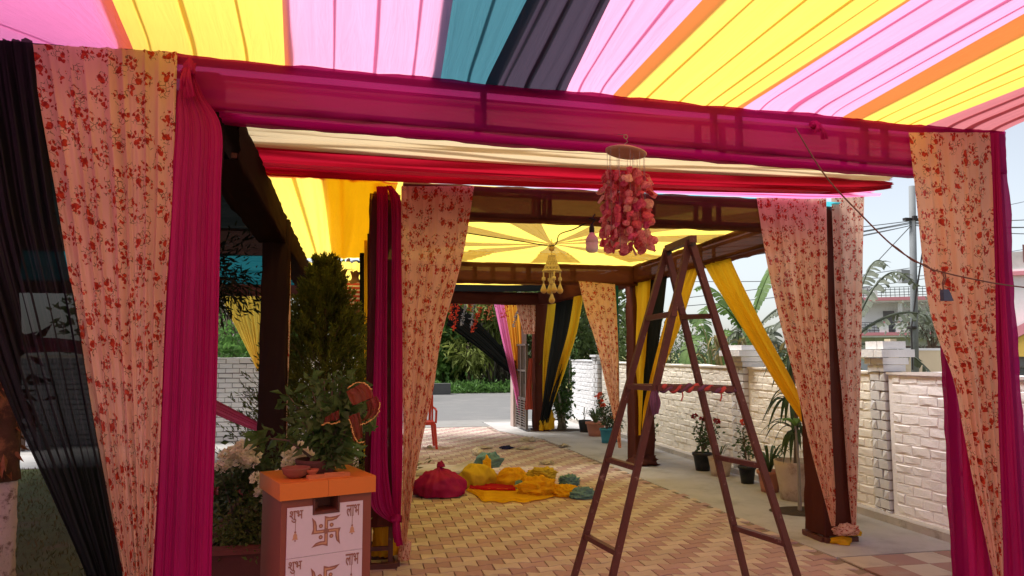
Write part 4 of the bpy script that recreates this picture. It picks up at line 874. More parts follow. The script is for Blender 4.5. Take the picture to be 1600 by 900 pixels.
def tilepanel(z1, hh, cut):
    x0, x1 = .042, .425; z0 = z1 - hh; t = MB()
    if cut: pbox(t, x0, .166, .0155, .0215, z1 - .046, z1); pbox(t, .304, x1, .0155, .0215, z1 - .046, z1); pbox(t, x0, x1, .0155, .0215, z0, z1 - .046)
    else: pbox(t, x0, x1, .0155, .0215, z0, z1)
    p = t.build('tile', M_tile, ped); cxx, czz = .236, z1 - .130; w = .0088; s = 1.0
    arm = [(-w, w), (w, w), (w, .047), (.030, .047), (.052, .053), (.073, .073), (.046, .068), (.016, .066), (-w, .074)]
    for k in range(4):
        a = -k * pi / 2; flat('swastik_arm', [(cxx + s * (x * cos(a) - z * sin(a)), czz + s * (x * sin(a) + z * cos(a))) for x, z in arm], .0012, M_print, p)
        inn = [(-w * .45, w * 1.6), (w * .45, w * 1.6), (w * .45, .052), (.030, .054), (.055, .060), (.03, .0605), (-w * .45, .0615)]
        flat('swastik_inlay', [(cxx + (x * cos(a) - z * sin(a)), czz + (x * sin(a) + z * cos(a))) for x, z in inn], .0018, M_print2, p)
        dx, dz = ((1, 1), (1, -1), (-1, -1), (-1, 1))[k]; disc((cxx + dx * .027, czz + dz * .027), .0105, .0012, M_print, p); disc((cxx + dx * .027, czz + dz * .027), .0045, .0018, M_print2, p)
    flat('swastik_centre', [(cxx - w, czz - w), (cxx + w, czz - w), (cxx + w, czz + w), (cxx - w, czz + w)], .0012, M_print, p)
    for body, x, w2, dz in (('\u0936\u0941\u092d', .053, .066, 0), ('\u0932\u093e\u092d', .338, .070, .0)):
        text_mesh(body, x, z1 - .072, w2, .058, p); xb = x + w2 * .45; zb = z1 - .072
        flat('bell_string', [(xb - .0012, zb - .042), (xb + .0012, zb - .042), (xb + .0012, zb + .004), (xb - .0012, zb + .004)], .0009, M_print, p)
        disc((xb, zb - .046), .005, .0012, M_print, p, 'bell_ring', 10)
        flat('bell', [(xb - .016, zb - .082), (xb + .016, zb - .082), (xb + .011, zb - .076), (xb + .009, zb - .060), (xb + .004, zb - .0515), (xb - .004, zb - .0515), (xb - .009, zb - .060), (xb - .011, zb - .076)], .0012, M_print2, p)
        disc((xb, zb - .087), .004, .0012, M_print, p, 'bell_clapper', 8)
tilepanel(.848, .240, True); tilepanel(.606, .240, False); tilepanel(.364, .240, False)
ZP = ZT + .082
pot = thing('tulsi_plant', 'leafy tulsi plant in a dark pot, draped with a gold edged red veil', 'potted plant', pl(.26, .28, ZP - .06))
MB().lathe([(.0, 0), (.075, 0), (.095, .10), (.108, .135), (.108, .15), (.09, .15), (.085, .13), (0, .13)], pl(.255, .278, ZP - .08), 20, wob=.01).build('pot', M_dclay, pot, True)
M_tul = leafmat('tulsi leaf', (.10, .17, .045), .45, .4)
tb = pl(.31, .28, ZP + .05); st = MB(); tips = []
rt = random.Random(3)
for i in range(30):
    e = tb + V(rt.gauss(.01, .10), rt.gauss(0, .06), rt.uniform(.02, .40)); 
    if i < 4: e = tb + V(-.02 + .05 * i, 0, .40 + .05 * rt.random())
    st.tube([tb - V(0, 0, .04), tb * .45 + e * .55 + V(0, 0, .04), e], [.009, .006, .003], 5); tips += [tb * (1 - k) + e * k + V(0, 0, .04 * (k - k * k) * 4) for k in (.45, .65, .85, 1)]
st.build('stem', M_bark, pot, True)
tp = np.repeat(np.array(tips), 7, 0); tp = tp + np.random.default_rng(4).normal(0, .022, tp.shape); ou = tp - tb; ou[:, 2] *= .2; ou /= np.linalg.norm(ou, axis=1)[:, None] + 1e-9
v, f = cards(tp, .070, 1.8, ou, .75, 5, bend=.5); mesh('leaves', v, f, M_tul, pot)
M_veil = fabric('gold flecked red veil', (.30, .05, .03), .4, transp=.32, tcol=(.45, .09, .04), sheen=.06, var=.4); M_gold = solid('gold trim', (.75, .45, .13), .4, .35, 60, metal=.4, bst=.6)
def dp(x, y, d=3.78): return D(x, y, d)
for k, (rows, edge) in enumerate((
    ([((541, 612), (566, 598)), ((545, 622), (580, 607)), ((551, 634), (584, 620))], [(543, 607), (553, 600), (565, 598), (574, 602), (581, 609)]),
    ([((572, 628), (588, 618)), ((574, 645), (594, 630)), ((563, 660), (590, 648))], [(594, 629), (592, 642), (584, 653), (573, 660), (562, 664)]),
    ([((545, 650), (562, 644)), ((548, 668), (566, 662)), ((553, 690), (567, 684))], [(546, 655), (550, 668), (553, 680), (560, 691), (568, 690)]),
    ([((508, 652), (530, 640)), ((505, 662), (530, 655))], [(503, 664), (512, 661), (522, 662), (531, 658)]))):
    d0 = 3.80 - .02 * k
    drape('veil', M_veil, [(dp(*a, d0), dp(*b2, d0 + .02), 1) for a, b2 in rows], nf=3, amp=.012, nv=16, seed=8 + k, parent=pot)
    q = cr([dp(*a, d0 - .01) for a in edge], np.linspace(0, 1, 40)); q = q + np.random.default_rng(k).normal(0, .002, q.shape); MB().tube(q, np.random.default_rng(k).uniform(.0012, .004, 40), 5).build('gold_edge', M_gold, pot)
c = pl(.115, .15, ZP)
tag(MB().lathe([(.0, .0), (.035, 0), (.062, .02), (.070, .045), (.072, .052), (.060, .052), (.055, .035), (0, .02)], c, 20).build('clay_bowl', M_clay, None, True, c), 'shallow earthen bowl on the left of the orange pedestal top', 'bowl')
c = pl(.185, .11, ZP)
tag(MB().lathe([(.0, .0), (.022, 0), (.026, .006), (.016, .014), (.030, .030), (.036, .042), (.030, .042), (.0, .030)], c, 16).build('oil_lamp', solid('bright terracotta', (.40, .10, .045), .7, .2, 12), None, True, c), 'small terracotta oil lamp in front of the bowl on the pedestal', 'oil lamp')
c = pl(.26, .075, ZP + .009)
tag(MB().box(c, (.22, .035, .018), prz + .04).box(c + V(.03, .0, .012), (.10, .012, .006), prz - .1).build('incense_holder', solid('worn orange wood', (.45, .15, .05), .7, .2, 20), loc=c), 'flat orange brown wooden bar lying along the pedestal front', 'holder')

# ================================================================ flower bed, conifers, lawn tree
M_plant = solid('dark maroon plaster', (.10, .032, .024), .85, .25, 5, bst=.4)
bed = thing('flower_bed', 'raised flower bed with a dark maroon rim behind the orange pedestal', 'flower bed', (-.5, 4.95, 0))
for a, b in (((-.98, 4.93, 0), (-.03, 5.03, .36)), ((-.98, 5.031, 0), (-.90, 8.9, .36)), ((-.11, 5.031, 0), (-.03, 8.9, .36)), ((-.98, 8.901, 0), (-.03, 8.98, .36))): MB().bbox(a, b).build('side_wall', M_plant, bed)
MB().bbox((-.99, 4.915, .361), (-.02, 5.03, .392)).build('rim', solid('maroon rim', (.16, .045, .032), .7, .2, 6), bed)
MB().bbox((-.899, 5.032, .05), (-.111, 8.9, .31)).build('soil', solid('dark soil', (.045, .03, .02), .95, .4, 20, bst=.9), bed)
M_shr = leafmat('dark shrub leaf', (.05, .08, .025), .45, .25); M_grn = leafmat('ground cover leaf', (.11, .14, .03), .4, .3); M_pet = leafmat('white petal', (.88, .84, .62), .04, .2, (.92, .89, .72), 50); M_petc = leafmat('peach petal', (.8, .42, .16), .1, .3)
def blossom_src(r, mat, parent, seed, n=110):
    rr = np.random.default_rng(seed); d = rr.normal(size=(n, 3)); d[:, 2] = np.abs(d[:, 2]) * .9 - .25; d /= np.linalg.norm(d, axis=1)[:, None]
    v, f = cards(d * r * .6, r * .6, 1.2, d, 0, seed, bend=.6); me = bpy.data.meshes.new('blossom'); me.from_pydata(v.tolist(), [], f.tolist()); me.materials.append(mat); return me
def shrub(label, base, blobs, mat, lsize, per, seed, flowers=(), fr=.045, fmat=None, name='flowering_shrub', cat='shrub', el=2, group=None):
    b = V(*base); root = thing(name, label, cat, b, group); VV, FF, k = [], [], 0; st = MB()
    for i, (c, rad, n) in enumerate(blobs):
        P, o, cl = clumps(c, rad, n, per, rad[0] * .3, seed + i, .3); P[:, 2] = np.maximum(P[:, 2], b[2] + .02); v, f = cards(P, lsize, el, o, .1, seed + i); VV.append(v); FF.append(f + k); k += len(v)
        for q in cl[:7]: st.tube([b, (b + q) / 2 + V(.01, 0, .02), q], [.008, .006, .003], 5)
    mesh('leaves', np.concatenate(VV), np.concatenate(FF), mat, root); st.build('stem', M_bark, root, True)
    if flowers:
        ms = [blossom_src(fr, fmat, root, seed + q) for q in range(3)]; rr = random.Random(seed)
        for p in flowers:
            o = bpy.data.objects.new('blossom', rr.choice(ms)); COL.objects.link(o); o.parent = root; o.location = tuple(V(*p) - b); o.rotation_euler = (rr.uniform(-.6, .6), rr.uniform(-.6, .6), rr.uniform(0, 6)); s = rr.uniform(.75, 1.15); o.scale = (s, s, s)
    return root
fl = lambda pts, Y: [AY(x, y, Y + R.uniform(-.06, .06)) for x, y in pts]
shrub('white flowered shrub at the left of the bed, against the concrete path', (-.78, 5.45, .3), [((-.78, 5.45, .80), (.17, .15, .12), 22), ((-.74, 5.4, .60), (.2, .15, .2), 30)], M_shr, .065, 12, 21,
      fl([(352, 712), (362, 705), (372, 700), (381, 697), (391, 703), (398, 710), (357, 722), (367, 716), (378, 711), (388, 718), (396, 722), (350, 732), (376, 724), (386, 708), (384, 730), (346, 728), (369, 706), (360, 731)], 5.35), .040, M_pet)
shrub('white flowered shrub close behind the left end of the pedestal', (-.45, 5.2, .3), [((-.44, 5.2, .60), (.2, .12, .22), 34)], M_shr, .06, 12, 22,
      fl([(401, 748), (412, 752), (420, 757), (428, 763), (411, 766), (421, 771), (430, 775), (436, 758), (418, 783), (408, 770), (434, 786), (429, 745)], 5.12), .038, M_pet)
shrub('white blossoms rising directly behind the clay bowl', (-.28, 4.62, .3), [((-.24, 4.6, .86), (.10, .10, .16), 14), ((-.26, 4.62, .6), (.10, .1, .2), 14)], M_shr, .055, 12, 23,
      fl([(449, 712), (458, 705), (468, 700), (476, 708), (484, 714), (455, 716), (466, 712), (474, 719), (481, 724), (450, 723), (461, 727), (470, 706), (464, 720)], 4.52), .034, M_pet)
shrub('low spreading green plant filling the front of the bed', (-.55, 5.2, .31), [((-.62, 5.2, .42), (.30, .2, .14), 90), ((-.3, 5.25, .42), (.22, .2, .16), 60), ((-.5, 5.7, .45), (.35, .3, .18), 60)], M_grn, .034, 26, 24, fl([(424, 810), (432, 806), (421, 816), (428, 800)], 5.0), .03, M_petc, name='ground_cover_plant', cat='plant')
shrub('dark leafy shrub deeper in the bed, under the conifer', (-.5, 6.6, .31), [((-.5, 6.5, .6), (.33, .5, .3), 90)], M_shr, .06, 14, 25, name='leafy_shrub')
tag(MB().tube(cr([AY(334, 767, 6.3), AY(350, 768, 6.2), AY(365, 765, 6.1), AY(378, 768, 6.0), AY(392, 772, 5.9)], np.linspace(0, 1, 40)) + np.random.default_rng(2).normal(0, .012, (40, 3)), .03, 7).build('tinsel_garland', solid('dark red tinsel', (.22, .015, .012), .6, .4, 50, bst=1), loc=AY(350, 768, 6.2)), 'dark red garland lying along the edge of the lawn', 'garland')
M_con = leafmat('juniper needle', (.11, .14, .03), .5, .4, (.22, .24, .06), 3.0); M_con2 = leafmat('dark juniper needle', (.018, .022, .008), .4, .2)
def conifer(label, base, H, rad, n, seed, mat, z0=.02, zmin=.0, per=34, spl=.30):
    b = V(*base); root = thing('conifer_tree', label, 'tree', b); rr = np.random.default_rng(seed); Vs, k = [], 0; tw = MB()
    PP, OO = [], []
    for i in range(n):
        t = rr.random() ** .8; z = zmin + (H - zmin) * t; r = rad * (1 - t) ** .95 * (.72 + .5 * rr.random()) + .03; a = rr.uniform(0, 2 * pi)
        d = V(cos(a), sin(a), .55 + .9 * t + rr.normal(0, .15)); d /= np.linalg.norm(d); s = b + V(cos(a) * r * .45, sin(a) * r * .45, z - r * .18); L = r * .75 + .12
        k = rr.random(per); sp = (s + d * (L * k)[:, None] + rr.normal(0, .020 + .02 * (1 - t), (per, 3)) * (1.2 - k)[:, None]); PP.append(sp); OO.append(np.repeat(d[None], per, 0) * 1.6)
        if i % 6 == 0: tw.tube([b + V(0, 0, max(.02, z - r * .5)), s, s + d * L * .8], [.012, .008, .003], 4)
    v, f = cards(np.concatenate(PP), spl * .2, 4.2, np.concatenate(OO), 0, seed, up=.3); mesh('crown', v, f, mat, root)
    tw.tube([b, b + V(.02, .01, H * .5), b + V(0, 0, H * .93)], [.06, .04, .012], 8); tw.build('trunk', M_bark, root, True); return root
conifer('bushy olive green conifer growing in the bed beside the almost black post', (-.36, 8.1, .31), 2.22, .86, 820, 31, M_con, per=38)
cb = AY(290, 600, 7.6) * V(1, 1, 0)
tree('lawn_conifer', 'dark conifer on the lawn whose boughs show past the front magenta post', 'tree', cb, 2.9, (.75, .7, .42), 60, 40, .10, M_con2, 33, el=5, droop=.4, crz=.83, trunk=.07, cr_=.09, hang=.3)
tr0 = AY(-24, 800, 5.3) * V(1, 1, 0)
lt = thing('lawn_tree', 'tree trunk with limewashed foot at the left edge of the lawn', 'tree', tr0)
rr = np.random.default_rng(6)
def trunk_part(name, mat, z0, z1, r0, r1, nz):
    n = 26; zs = np.linspace(z0, z1, nz); an = np.linspace(0, 2 * pi, n, endpoint=False); v = []
    for z in zs:
        r = r0 + (r1 - r0) * (z - z0) / (z1 - z0); q = r * (1 + .05 * np.sin(5 * an + z * 3) + .04 * np.sin(11 * an - z * 9) + rr.normal(0, .012, n)); v.append(np.stack([q * np.cos(an) + .03 * sin(z * 2), q * np.sin(an), np.full(n, z)], 1))
    f = [(i * n + j, i * n + (j + 1) % n, (i + 1) * n + (j + 1) % n, (i + 1) * n + j) for i in range(nz - 1) for j in range(n)]
    mesh(name, np.concatenate(v) + tr0, f, mat, lt, smooth=True)
trunk_part('limewashed_foot', solid('limewashed bark', (.60, .50, .48), .95, .15, 6, bst=1.2, bsc=30, dirt=(.16, .10, .08), dsc=14, dlo=.5, dhi=.68), -.02, .80, .17, .135, 30)
trunk_part('trunk', solid('ragged brown bark', (.09, .045, .025), .95, .5, 9, bst=1.3, bsc=25, dirt=(.3, .14, .06), dsc=7), .801, 3.4, .150, .11, 60)
P, o, _ = clumps(tr0 + V(.02, 0, 1.3), (.17, .17, .5), 24, 12, .05, 8); v, f = cards(P, .12, 3, o, .8, 8); mesh('bark_flakes', v, f, leafmat('dry bark flake', (.22, .09, .03), .6, .1), lt)['kind'] = 'stuff'
P, o, _ = clumps(tr0 + V(-1.2, -.3, 5.4), (1.5, 1.5, 1.1), 50, 36, .4, 9); v, f = cards(P, .22, 2, o, .2, 9); mesh('crown', v, f, leafmat('broad leaf', (.05, .08, .02)), lt)
# little table behind the black drape
tc = G(33, 702) * V(1, 1, 0); tbl = thing('round_stool', 'small brown round stool by the white wall, left of the black drape', 'stool', tc); M_stl = solid('brown stool wood', (.10, .055, .035), .6, .3, 10)
MB().lathe([(.0, .36), (.27, .36), (.29, .375), (.29, .40), (.0, .41)], tc, 22).build('seat', M_stl, tbl, True)
for k in range(4): a = k * pi / 2 + .5; MB().bar(tc + V(.15 * cos(a), .15 * sin(a), .37), tc + V(.22 * cos(a), .22 * sin(a), 0), .045).build('leg', M_stl, tbl)

# ================================================================ flower pots along the wall
M_bpl = solid('black plastic pot', (.018, .018, .019), .5, .3, 8); M_ter = solid('terracotta pot', (.42, .17, .11), .75, .12, 8, bst=.3); M_sack = solid('pale sack pot', (.48, .37, .28), .9, .18, 7, bst=.8, dirt=(.30, .2, .13), dsc=6); M_teal_p = solid('teal painted pot', (.04, .22, .30), .5, .2, 8); M_soil = solid('pot soil', (.06, .04, .025), .95, .4, 30, bst=.8)
M_rose = leafmat('rose leaf', (.06, .10, .04), .4, .3); M_dk = leafmat('long dark leaf', (.045, .075, .025), .45, .3); M_lt = leafmat('bright green leaf', (.16, .30, .05), .3, .4); M_cor = leafmat('coral petal', (.75, .12, .05), .2, .3); M_drd = leafmat('dark red petal', (.35, .015, .02), .3, .2)
GPT = 'potted plants along the cream wall'
def potted(label, px_, mat, r, h, plant, seed, rim=True, Z=0):
    b = G(*px_); b[2] = 0; root = thing('potted_plant', label, 'potted plant', b, GPT); pr = [(0, 0), (r * .72, 0), (r * .8, h * .3), (r * .95, h * .84)]
    pr += [(r * 1.06, h * .85), (r * 1.08, h), (r * .95, h), (r * .92, h * .93)] if rim else [(r, h), (r * .94, h), (r * .9, h * .92)]
    MB().lathe(pr, b, 20, wob=.0 if rim else .02).build('pot', mat, root, True)
    MB().lathe([(0, h * .80), (r * .9, h * .80), (r * .9, h * .9), (0, h * .915)], b, 14).build('soil', M_soil, root)
    plant(root, b + V(0, 0, h * .9), seed); return root
def rosebush(hh, spread, fm, heads, lm=None, ls=.055, n=11):
    def g(root, b, seed):
        r = random.Random(seed); st = MB(); P = []; tips = []
        for i in range(n):
            e = b + V(r.gauss(0, spread), r.gauss(0, spread), hh * r.uniform(.45, 1)); m = (b + e) / 2 + V(r.gauss(0, .02), 0, .03); st.tube([b, m, e], [.006, .005, .003], 5); tips.append(e); P += [m * (1 - k) + e * k for k in (0, .3, .6, .9)] + [b * .4 + m * .6]
        st.build('stem', M_bark, root); P = np.repeat(np.array(P), 6, 0) + np.random.default_rng(seed).normal(0, .03, (len(P) * 6, 3)); v, f = cards(P, ls, 1.8, None, 0, seed); mesh('leaves', v, f, lm or M_rose, root)
        tips.sort(key=lambda t: -t[2]); me = blossom_src(.045, fm, root, seed)
        for t in tips[:heads]: o = bpy.data.objects.new('blossom', me); COL.objects.link(o); o.parent = root; o.location = tuple(t - origin(root)); o.rotation_euler = (r.uniform(-.5, .5), r.uniform(-.5, .5), r.uniform(0, 6))
    return g
def strap(parent, name, b, az, L, w, rise, drop, mat, n=9):
    d = V(cos(az), sin(az), 0); s = V(-sin(az), cos(az), 0); v = []
    for i in range(n + 1):
        t = i / n; p = b + d * L * t * .8 + V(0, 0, rise * math.sin(t * pi * .62) - drop * t ** 2.2); ww = w * (math.sin(pi * min(1, t * .88 + .12)) ** .7) * .5
        v += [p - s * ww, p + V(0, 0, -ww * .35), p + s * ww]
    f = [(3 * i + k, 3 * i + k + 1, 3 * i + k + 4, 3 * i + k + 3) for i in range(n) for k in (0, 1)]
    return mesh(name, v, f, mat, parent, smooth=True)
def strappy(n, L, w, rise, drop, mat, jit=.3):
    def g(root, b, seed):
        r = random.Random(seed)
        for i in range(n): strap(root, 'leaf', b + V(r.gauss(0, .01), r.gauss(0, .01), 0), i * 2.4 + r.uniform(-.3, .3), L * r.uniform(1 - jit, 1 + jit), w, rise * r.uniform(.6, 1.2), drop * r.uniform(.5, 1.3), mat)
    return g
potted('dark red rose in a black plastic pot, left of the pale sack pot', (1098, 735), M_bpl, .13, .24, rosebush(.52, .12, M_drd, 4), 1)
potted('pale sack pot with a few thin leaves beside the dark red rose', (1126, 743), M_sack, .16, .24, strappy(7, .22, .02, .2, .04, M_dk), 2, False)
potted('black pot with a single coral rose under the ladder rung', (1168, 755), M_bpl, .105, .21, rosebush(.55, .06, M_cor, 1, None, .05, 5), 3)
potted('terracotta pot with strappy dark leaves behind the right ladder leg', (1203, 768), M_ter, .135, .24, strappy(16, .38, .035, .34, .10, M_dk), 4)
def dracaena(root, b, seed):
    r = random.Random(seed); MB().tube([b, b + V(.02, 0, .45), b + V(.0, .02, 1.15)], [.03, .025, .018], 7).build('stem', M_bark, root)
    for z, n, L in ((.35, 16, .42), (.7, 18, .42), (1.15, 20, .45)):
        for i in range(n): strap(root, 'leaf', b + V(r.gauss(0, .015), r.gauss(0, .015), z + r.uniform(-.08, .08)), i * 2.4 + r.uniform(-.3, .3), L * r.uniform(.7, 1.15), .055, .16, .42 * r.uniform(.6, 1.2), M_dk)
potted('big cream sack pot with a tall drooping leaved plant beside the floral curtain', (1246, 780), M_sack, .24, .42, dracaena, 5, False)
potted('terracotta pot with a spiky grey green succulent near the gate', (931, 681), M_ter, .19, .27, strappy(30, .26, .04, .26, .02, leafmat('grey green leaf', (.12, .17, .08), .3, .2)), 6)
potted('tilted black pot beside the succulent near the gate', (914, 675), M_bpl, .14, .24, strappy(3, .15, .02, .3, .0, M_dk), 7, False)
potted('teal painted pot with coral red flowers left of the post', (948, 692), M_teal_p, .12, .26, rosebush(.62, .15, M_cor, 7, None, .05, 16), 8)
potted('second teal pot half hidden by the ladder leg', (961, 690), M_teal_p, .11, .2, rosebush(.3, .08, M_cor, 3, None, .05, 7), 9)
potted('black pot with a thin stemmed plant right of the post behind the ladder', (1013, 707), M_bpl, .12, .22, rosebush(.34, .06, M_petc, 0, None, .06, 6), 10)
def pit(x, y, rx, ry):
    n = 40; rr = np.random.default_rng(int(x * 10)); an = np.linspace(0, 2 * pi, n, endpoint=False); k = 1 + .05 * np.sin(3 * an) + rr.normal(0, .015, n); v = [(x + rx * k[i] * cos(a), y + ry * k[i] * sin(a), .004) for i, a in enumerate(an)] + [(x + .8 * rx * k[i] * cos(a), y + .8 * ry * k[i] * sin(a), .012) for i, a in enumerate(an)]
    tag(mesh('tree_pit', v, [tuple(range(n, 2 * n))] + [(i, (i + 1) % n, (i + 1) % n + n, i + n) for i in range(n)], M_soil), kind='structure')
g1 = G(1250, 799); pit(g1[0], g1[1], .30, .24); g2 = G(882, 672); pit(g2[0], g2[1], .42, .3)
sp = thing('sapling', 'thin grey sapling with a fresh green rosette in the dark pit', 'sapling', g1 * V(1, 1, 0)); q = g1 * V(1, 1, 0)
MB().tube([q + V(.0, 0, 0), q + V(.01, .01, .4), q + V(-.02, 0, .86)], [.022, .016, .01], 7).build('stem', solid('grey stem', (.25, .22, .18), .9, .2, 10), sp)
for i in range(11): strap(sp, 'leaf', q + V(-.02, 0, .86), i * 2.4, .22, .05, .10, .06, M_lt)
s0 = G(1270, 803) * V(1, 1, 0); tag(MB().tube([s0, s0 + V(.0, .02, .9)], .015, 8).build('bamboo_stick', solid('bamboo', (.50, .28, .09), .6, .2, 8), loc=s0), 'upright bamboo stick beside the dark pit and floral curtain', 'stick')
b = g2 * V(1, 1, 0)
P = []; st = MB(); r4 = random.Random(9)
for i in range(7):
    e = b + V(r4.gauss(0, .16), r4.gauss(0, .14), r4.uniform(1.3, 2.0)); st.tube([b + V(r4.gauss(0, .06), 0, 0), b * .5 + e * .5 + V(r4.gauss(0, .06), 0, 0), e], [.035, .022, .008], 6); P += [b * (1 - k) + e * k for k in np.linspace(.2, 1, 16)]
sh = thing('slender_shrub', 'slender leafy shrub in a dark pit by the white wall at the gate', 'shrub', b); st.build('stem', solid('pale lichen stem', (.30, .28, .23), .9, .3, 14), sh, True)
P = np.repeat(np.array(P), 11, 0) + np.random.default_rng(3).normal(0, .085, (len(P) * 11, 3)); v, f = cards(P, .10, 2.0, None, -.2, 6); mesh('leaves', v, f, leafmat('glossy shrub leaf', (.06, .12, .03), .45, .3), sh)

# ================================================================ cloth left lying on the paving
GC2 = 'cloths lying on the paving'
def heap(label, mat, px_, w, d, h, seed, z=0, **k):
    c = G(*px_); c[2] = z; return lump('cloth_heap', mat, c + V(0, d * .8, 0), (w / 2, d, h / 1.35), seed, 80, 54, .20, label=label, cat='cloth', group=GC2, fold=11, **k)
def spread(label, mat, pts_near, pts_far, nf, amp, seed, z=.012):
    rows = [(G(*a) + V(0, 0, z), G(*b) + V(0, 0, z), 1) for a, b in zip(pts_near, pts_far)]
    o = drape('cloth_sheet', mat, rows, nf=nf, amp=amp, nv=40, seed=seed, nuf=10, label=label, cat='cloth', group=GC2, fine=.5)
    lo = min(v.co.z for v in o.data.vertices) + o.location.z; o.location.z += .006 - lo; return o
spread('white cloth spread behind the magenta sack', M_white, [(644, 746), (680, 744), (715, 742), (740, 735)], [(644, 732), (680, 730), (712, 731), (738, 722)], 5, .02, 200)
spread('flat wrinkled yellow sheet in front of the heaps', M_yel2, [(728, 768), (742, 775), (756, 786), (770, 785), (786, 788), (802, 785), (818, 788), (836, 784), (850, 782), (873, 775)], [(735, 765), (746, 763), (758, 762), (772, 762), (788, 763), (804, 763), (820, 764), (836, 766), (850, 768), (868, 772)], 9, .010, 201)
spread('dark red cloth showing between the yellow sack and the yellow sheet', M_red, [(733, 768), (765, 769), (806, 770)], [(738, 761), (768, 759), (800, 762)], 5, .025, 202)
c = G(689, 781) * V(1, 1, 0)
lump('tied_sack', fabric('magenta sack cloth', (.34, .010, .085), .05, sheen=.03), c + V(0, .24, 0), (.29, .25, .20), 41, 72, 44, .12, label='round tied bundle of magenta cloth on the paving', cat='cloth bundle', fold=6, neck=.30)
kn = c + V(.02, .24, .315); knb = lump('cloth_knot', MATS['magenta sack cloth'], kn, (.045, .04, .045), 5, 20, 14, .3, fold=6, label='knot on top of the magenta bundle', cat='knot')
lump('tied_sack', fabric('mustard sack cloth', (.62, .42, .03), .1, sheen=.02), G(750, 766) * V(1, 1, 0) + V(0, .2, 0), (.24, .2, .20), 42, 60, 40, .14, label='mustard yellow stuffed sack behind the magenta bundle', cat='cloth bundle', fold=6)
heap('teal cloth crumpled on top of the mustard sack', M_teal_c if 'M_teal_c' in globals() else fabric('sea green cloth', (.15, .29, .32), .15), (765, 748), .36, .13, .20, 43, .12)
heap('beige cloth wad at the very top behind the mustard sack', M_white, (748, 742), .15, .08, .10, 44, .24)
heap('yellow cloth fold hanging between teal and mustard', M_yel2, (762, 752), .12, .10, .22, 45, .05)
heap('crumpled golden cloth heap right of the mustard sack', M_yel2, (804, 764), .40, .17, .21, 46)
heap('large crumpled golden heap under the olive yellow one', M_yel2, (846, 777), .46, .20, .19, 47)
heap('folded olive yellow cloth on top of the golden heap', fabric('olive yellow cloth', (.55, .40, .04), .15), (851, 768), .36, .13, .13, 48, .13)
heap('golden cloth trailing to the right of the heaps', M_yel2, (888, 778), .34, .13, .12, 49)
heap('teal cloth lying behind the trailing golden end', MATS['sea green cloth'], (893, 764), .26, .12, .15, 50)
heap('teal cloth end nearest the ladder leg', MATS['sea green cloth'], (915, 781), .30, .11, .11, 51)
heap('small teal cloth between the two golden heaps', MATS['sea green cloth'], (812, 768), .12, .07, .11, 52)
for i, (x, y, w, m, nm) in enumerate([(826, 691, .30, M_white, 'white crumpled cloth by the gate leaf'), (755, 702, .28, M_white, 'white cloth strip farthest left on the paving'), (792, 702, .20, fabric('navy cloth', (.02, .02, .09), .1), 'dark blue scrap between white strips'), (822, 703, .30, M_white, 'thin white strip right of the blue scrap'), (855, 726, .20, M_white, 'thin white strip halfway to the ladder'), (882, 699, .18, M_white, 'small pale scrap at the paving edge'), (672, 701, .09, M_white, 'tiny white scrap by the chair leg')]):
    c = G(x, y) * V(1, 1, 0); lump('cloth_scrap', m, c + V(0, .05, 0), (w / 2, .07, .035 if i else .06), 70 + i, 36, 16, .5, label=nm, cat='cloth scrap', group='scraps of cloth on the paving', fold=9)

# ================================================================ chair, gate leaf, person on ladder
M_rp = solid('red moulded plastic', (.52, .045, .025), .38, .06, 4, bst=.03)
c = G(668, 702) * V(1, 1, 0) + V(-.1, .2, 0); ch = thing('plastic_chair', 'red plastic chair half hidden behind the floral curtain', 'chair', c)
for a, b2 in ((-1, -1), (1, -1), (-1, 1), (1, 1)): MB().tube([c + V(a * .25, b2 * .24, 0), c + V(a * .21, b2 * .20, .42)], [.022, .032], 6).build('leg', M_rp, ch)
MB().box(c + V(0, 0, .435), (.44, .44, .03)).box(c + V(0, -.225, .425), (.44, .02, .05)).build('seat', M_rp, ch)
bk = MB(); 
for k in range(6): x = -.17 + .068 * k; bk.bar(c + V(x, .215, .45), c + V(x * 1.1, .285, .84), .042, .012, up=(0, 1, 0))
bk.bar(c + V(-.22, .285, .85), c + V(.22, .285, .85), .06, .022); bk.bar(c + V(-.215, .21, .44), c + V(-.22, .29, .87), .03); bk.bar(c + V(.215, .21, .44), c + V(.22, .29, .87), .03); bk.build('backrest', M_rp, ch)
for s in (-1, 1): MB().tube([c + V(s * .235, -.2, .43), c + V(s * .245, -.18, .63), c + V(s * .245, .0, .655), c + V(s * .235, .245, .66)], .02, 6).build('arm', M_rp, ch)
M_gate = solid('grey brown gate steel', (.16, .13, .115), .5, .25, 8)
ga, gb = V(3.42, 14.9, .04), V(3.40, 15.75, .04); gl = thing('gate_leaf', 'open metal gate leaf with louvred foot at the dark gate post', 'gate', ga)
gd = (gb - ga) / np.linalg.norm(gb - ga); Z = lambda z: V(0, 0, z)
for p in (ga, (ga + gb) / 2, gb): MB().bar(p, p + Z(1.75), .05).build('stile', M_gate, gl)
for z in (.02, .62, 1.2, 1.74): MB().bar(ga + Z(z) + gd * .026, gb + Z(z) - gd * .026, .04).build('rail', M_gate, gl)
for k in range(11): MB().bar(ga + Z(.09 + .05 * k) + gd * .03, gb + Z(.09 + .05 * k) - gd * .03, .05, .014).build('louvre', M_gate, gl)
for k in range(8): p = ga + gd * (.1 + .09 * k); MB().bar(p + Z(.64), p + Z(1.72), .014).build('bar', M_gate, gl)
M_gp = solid('pinkish gate pillar plaster', (.45, .34, .30), .9, .15, 5)
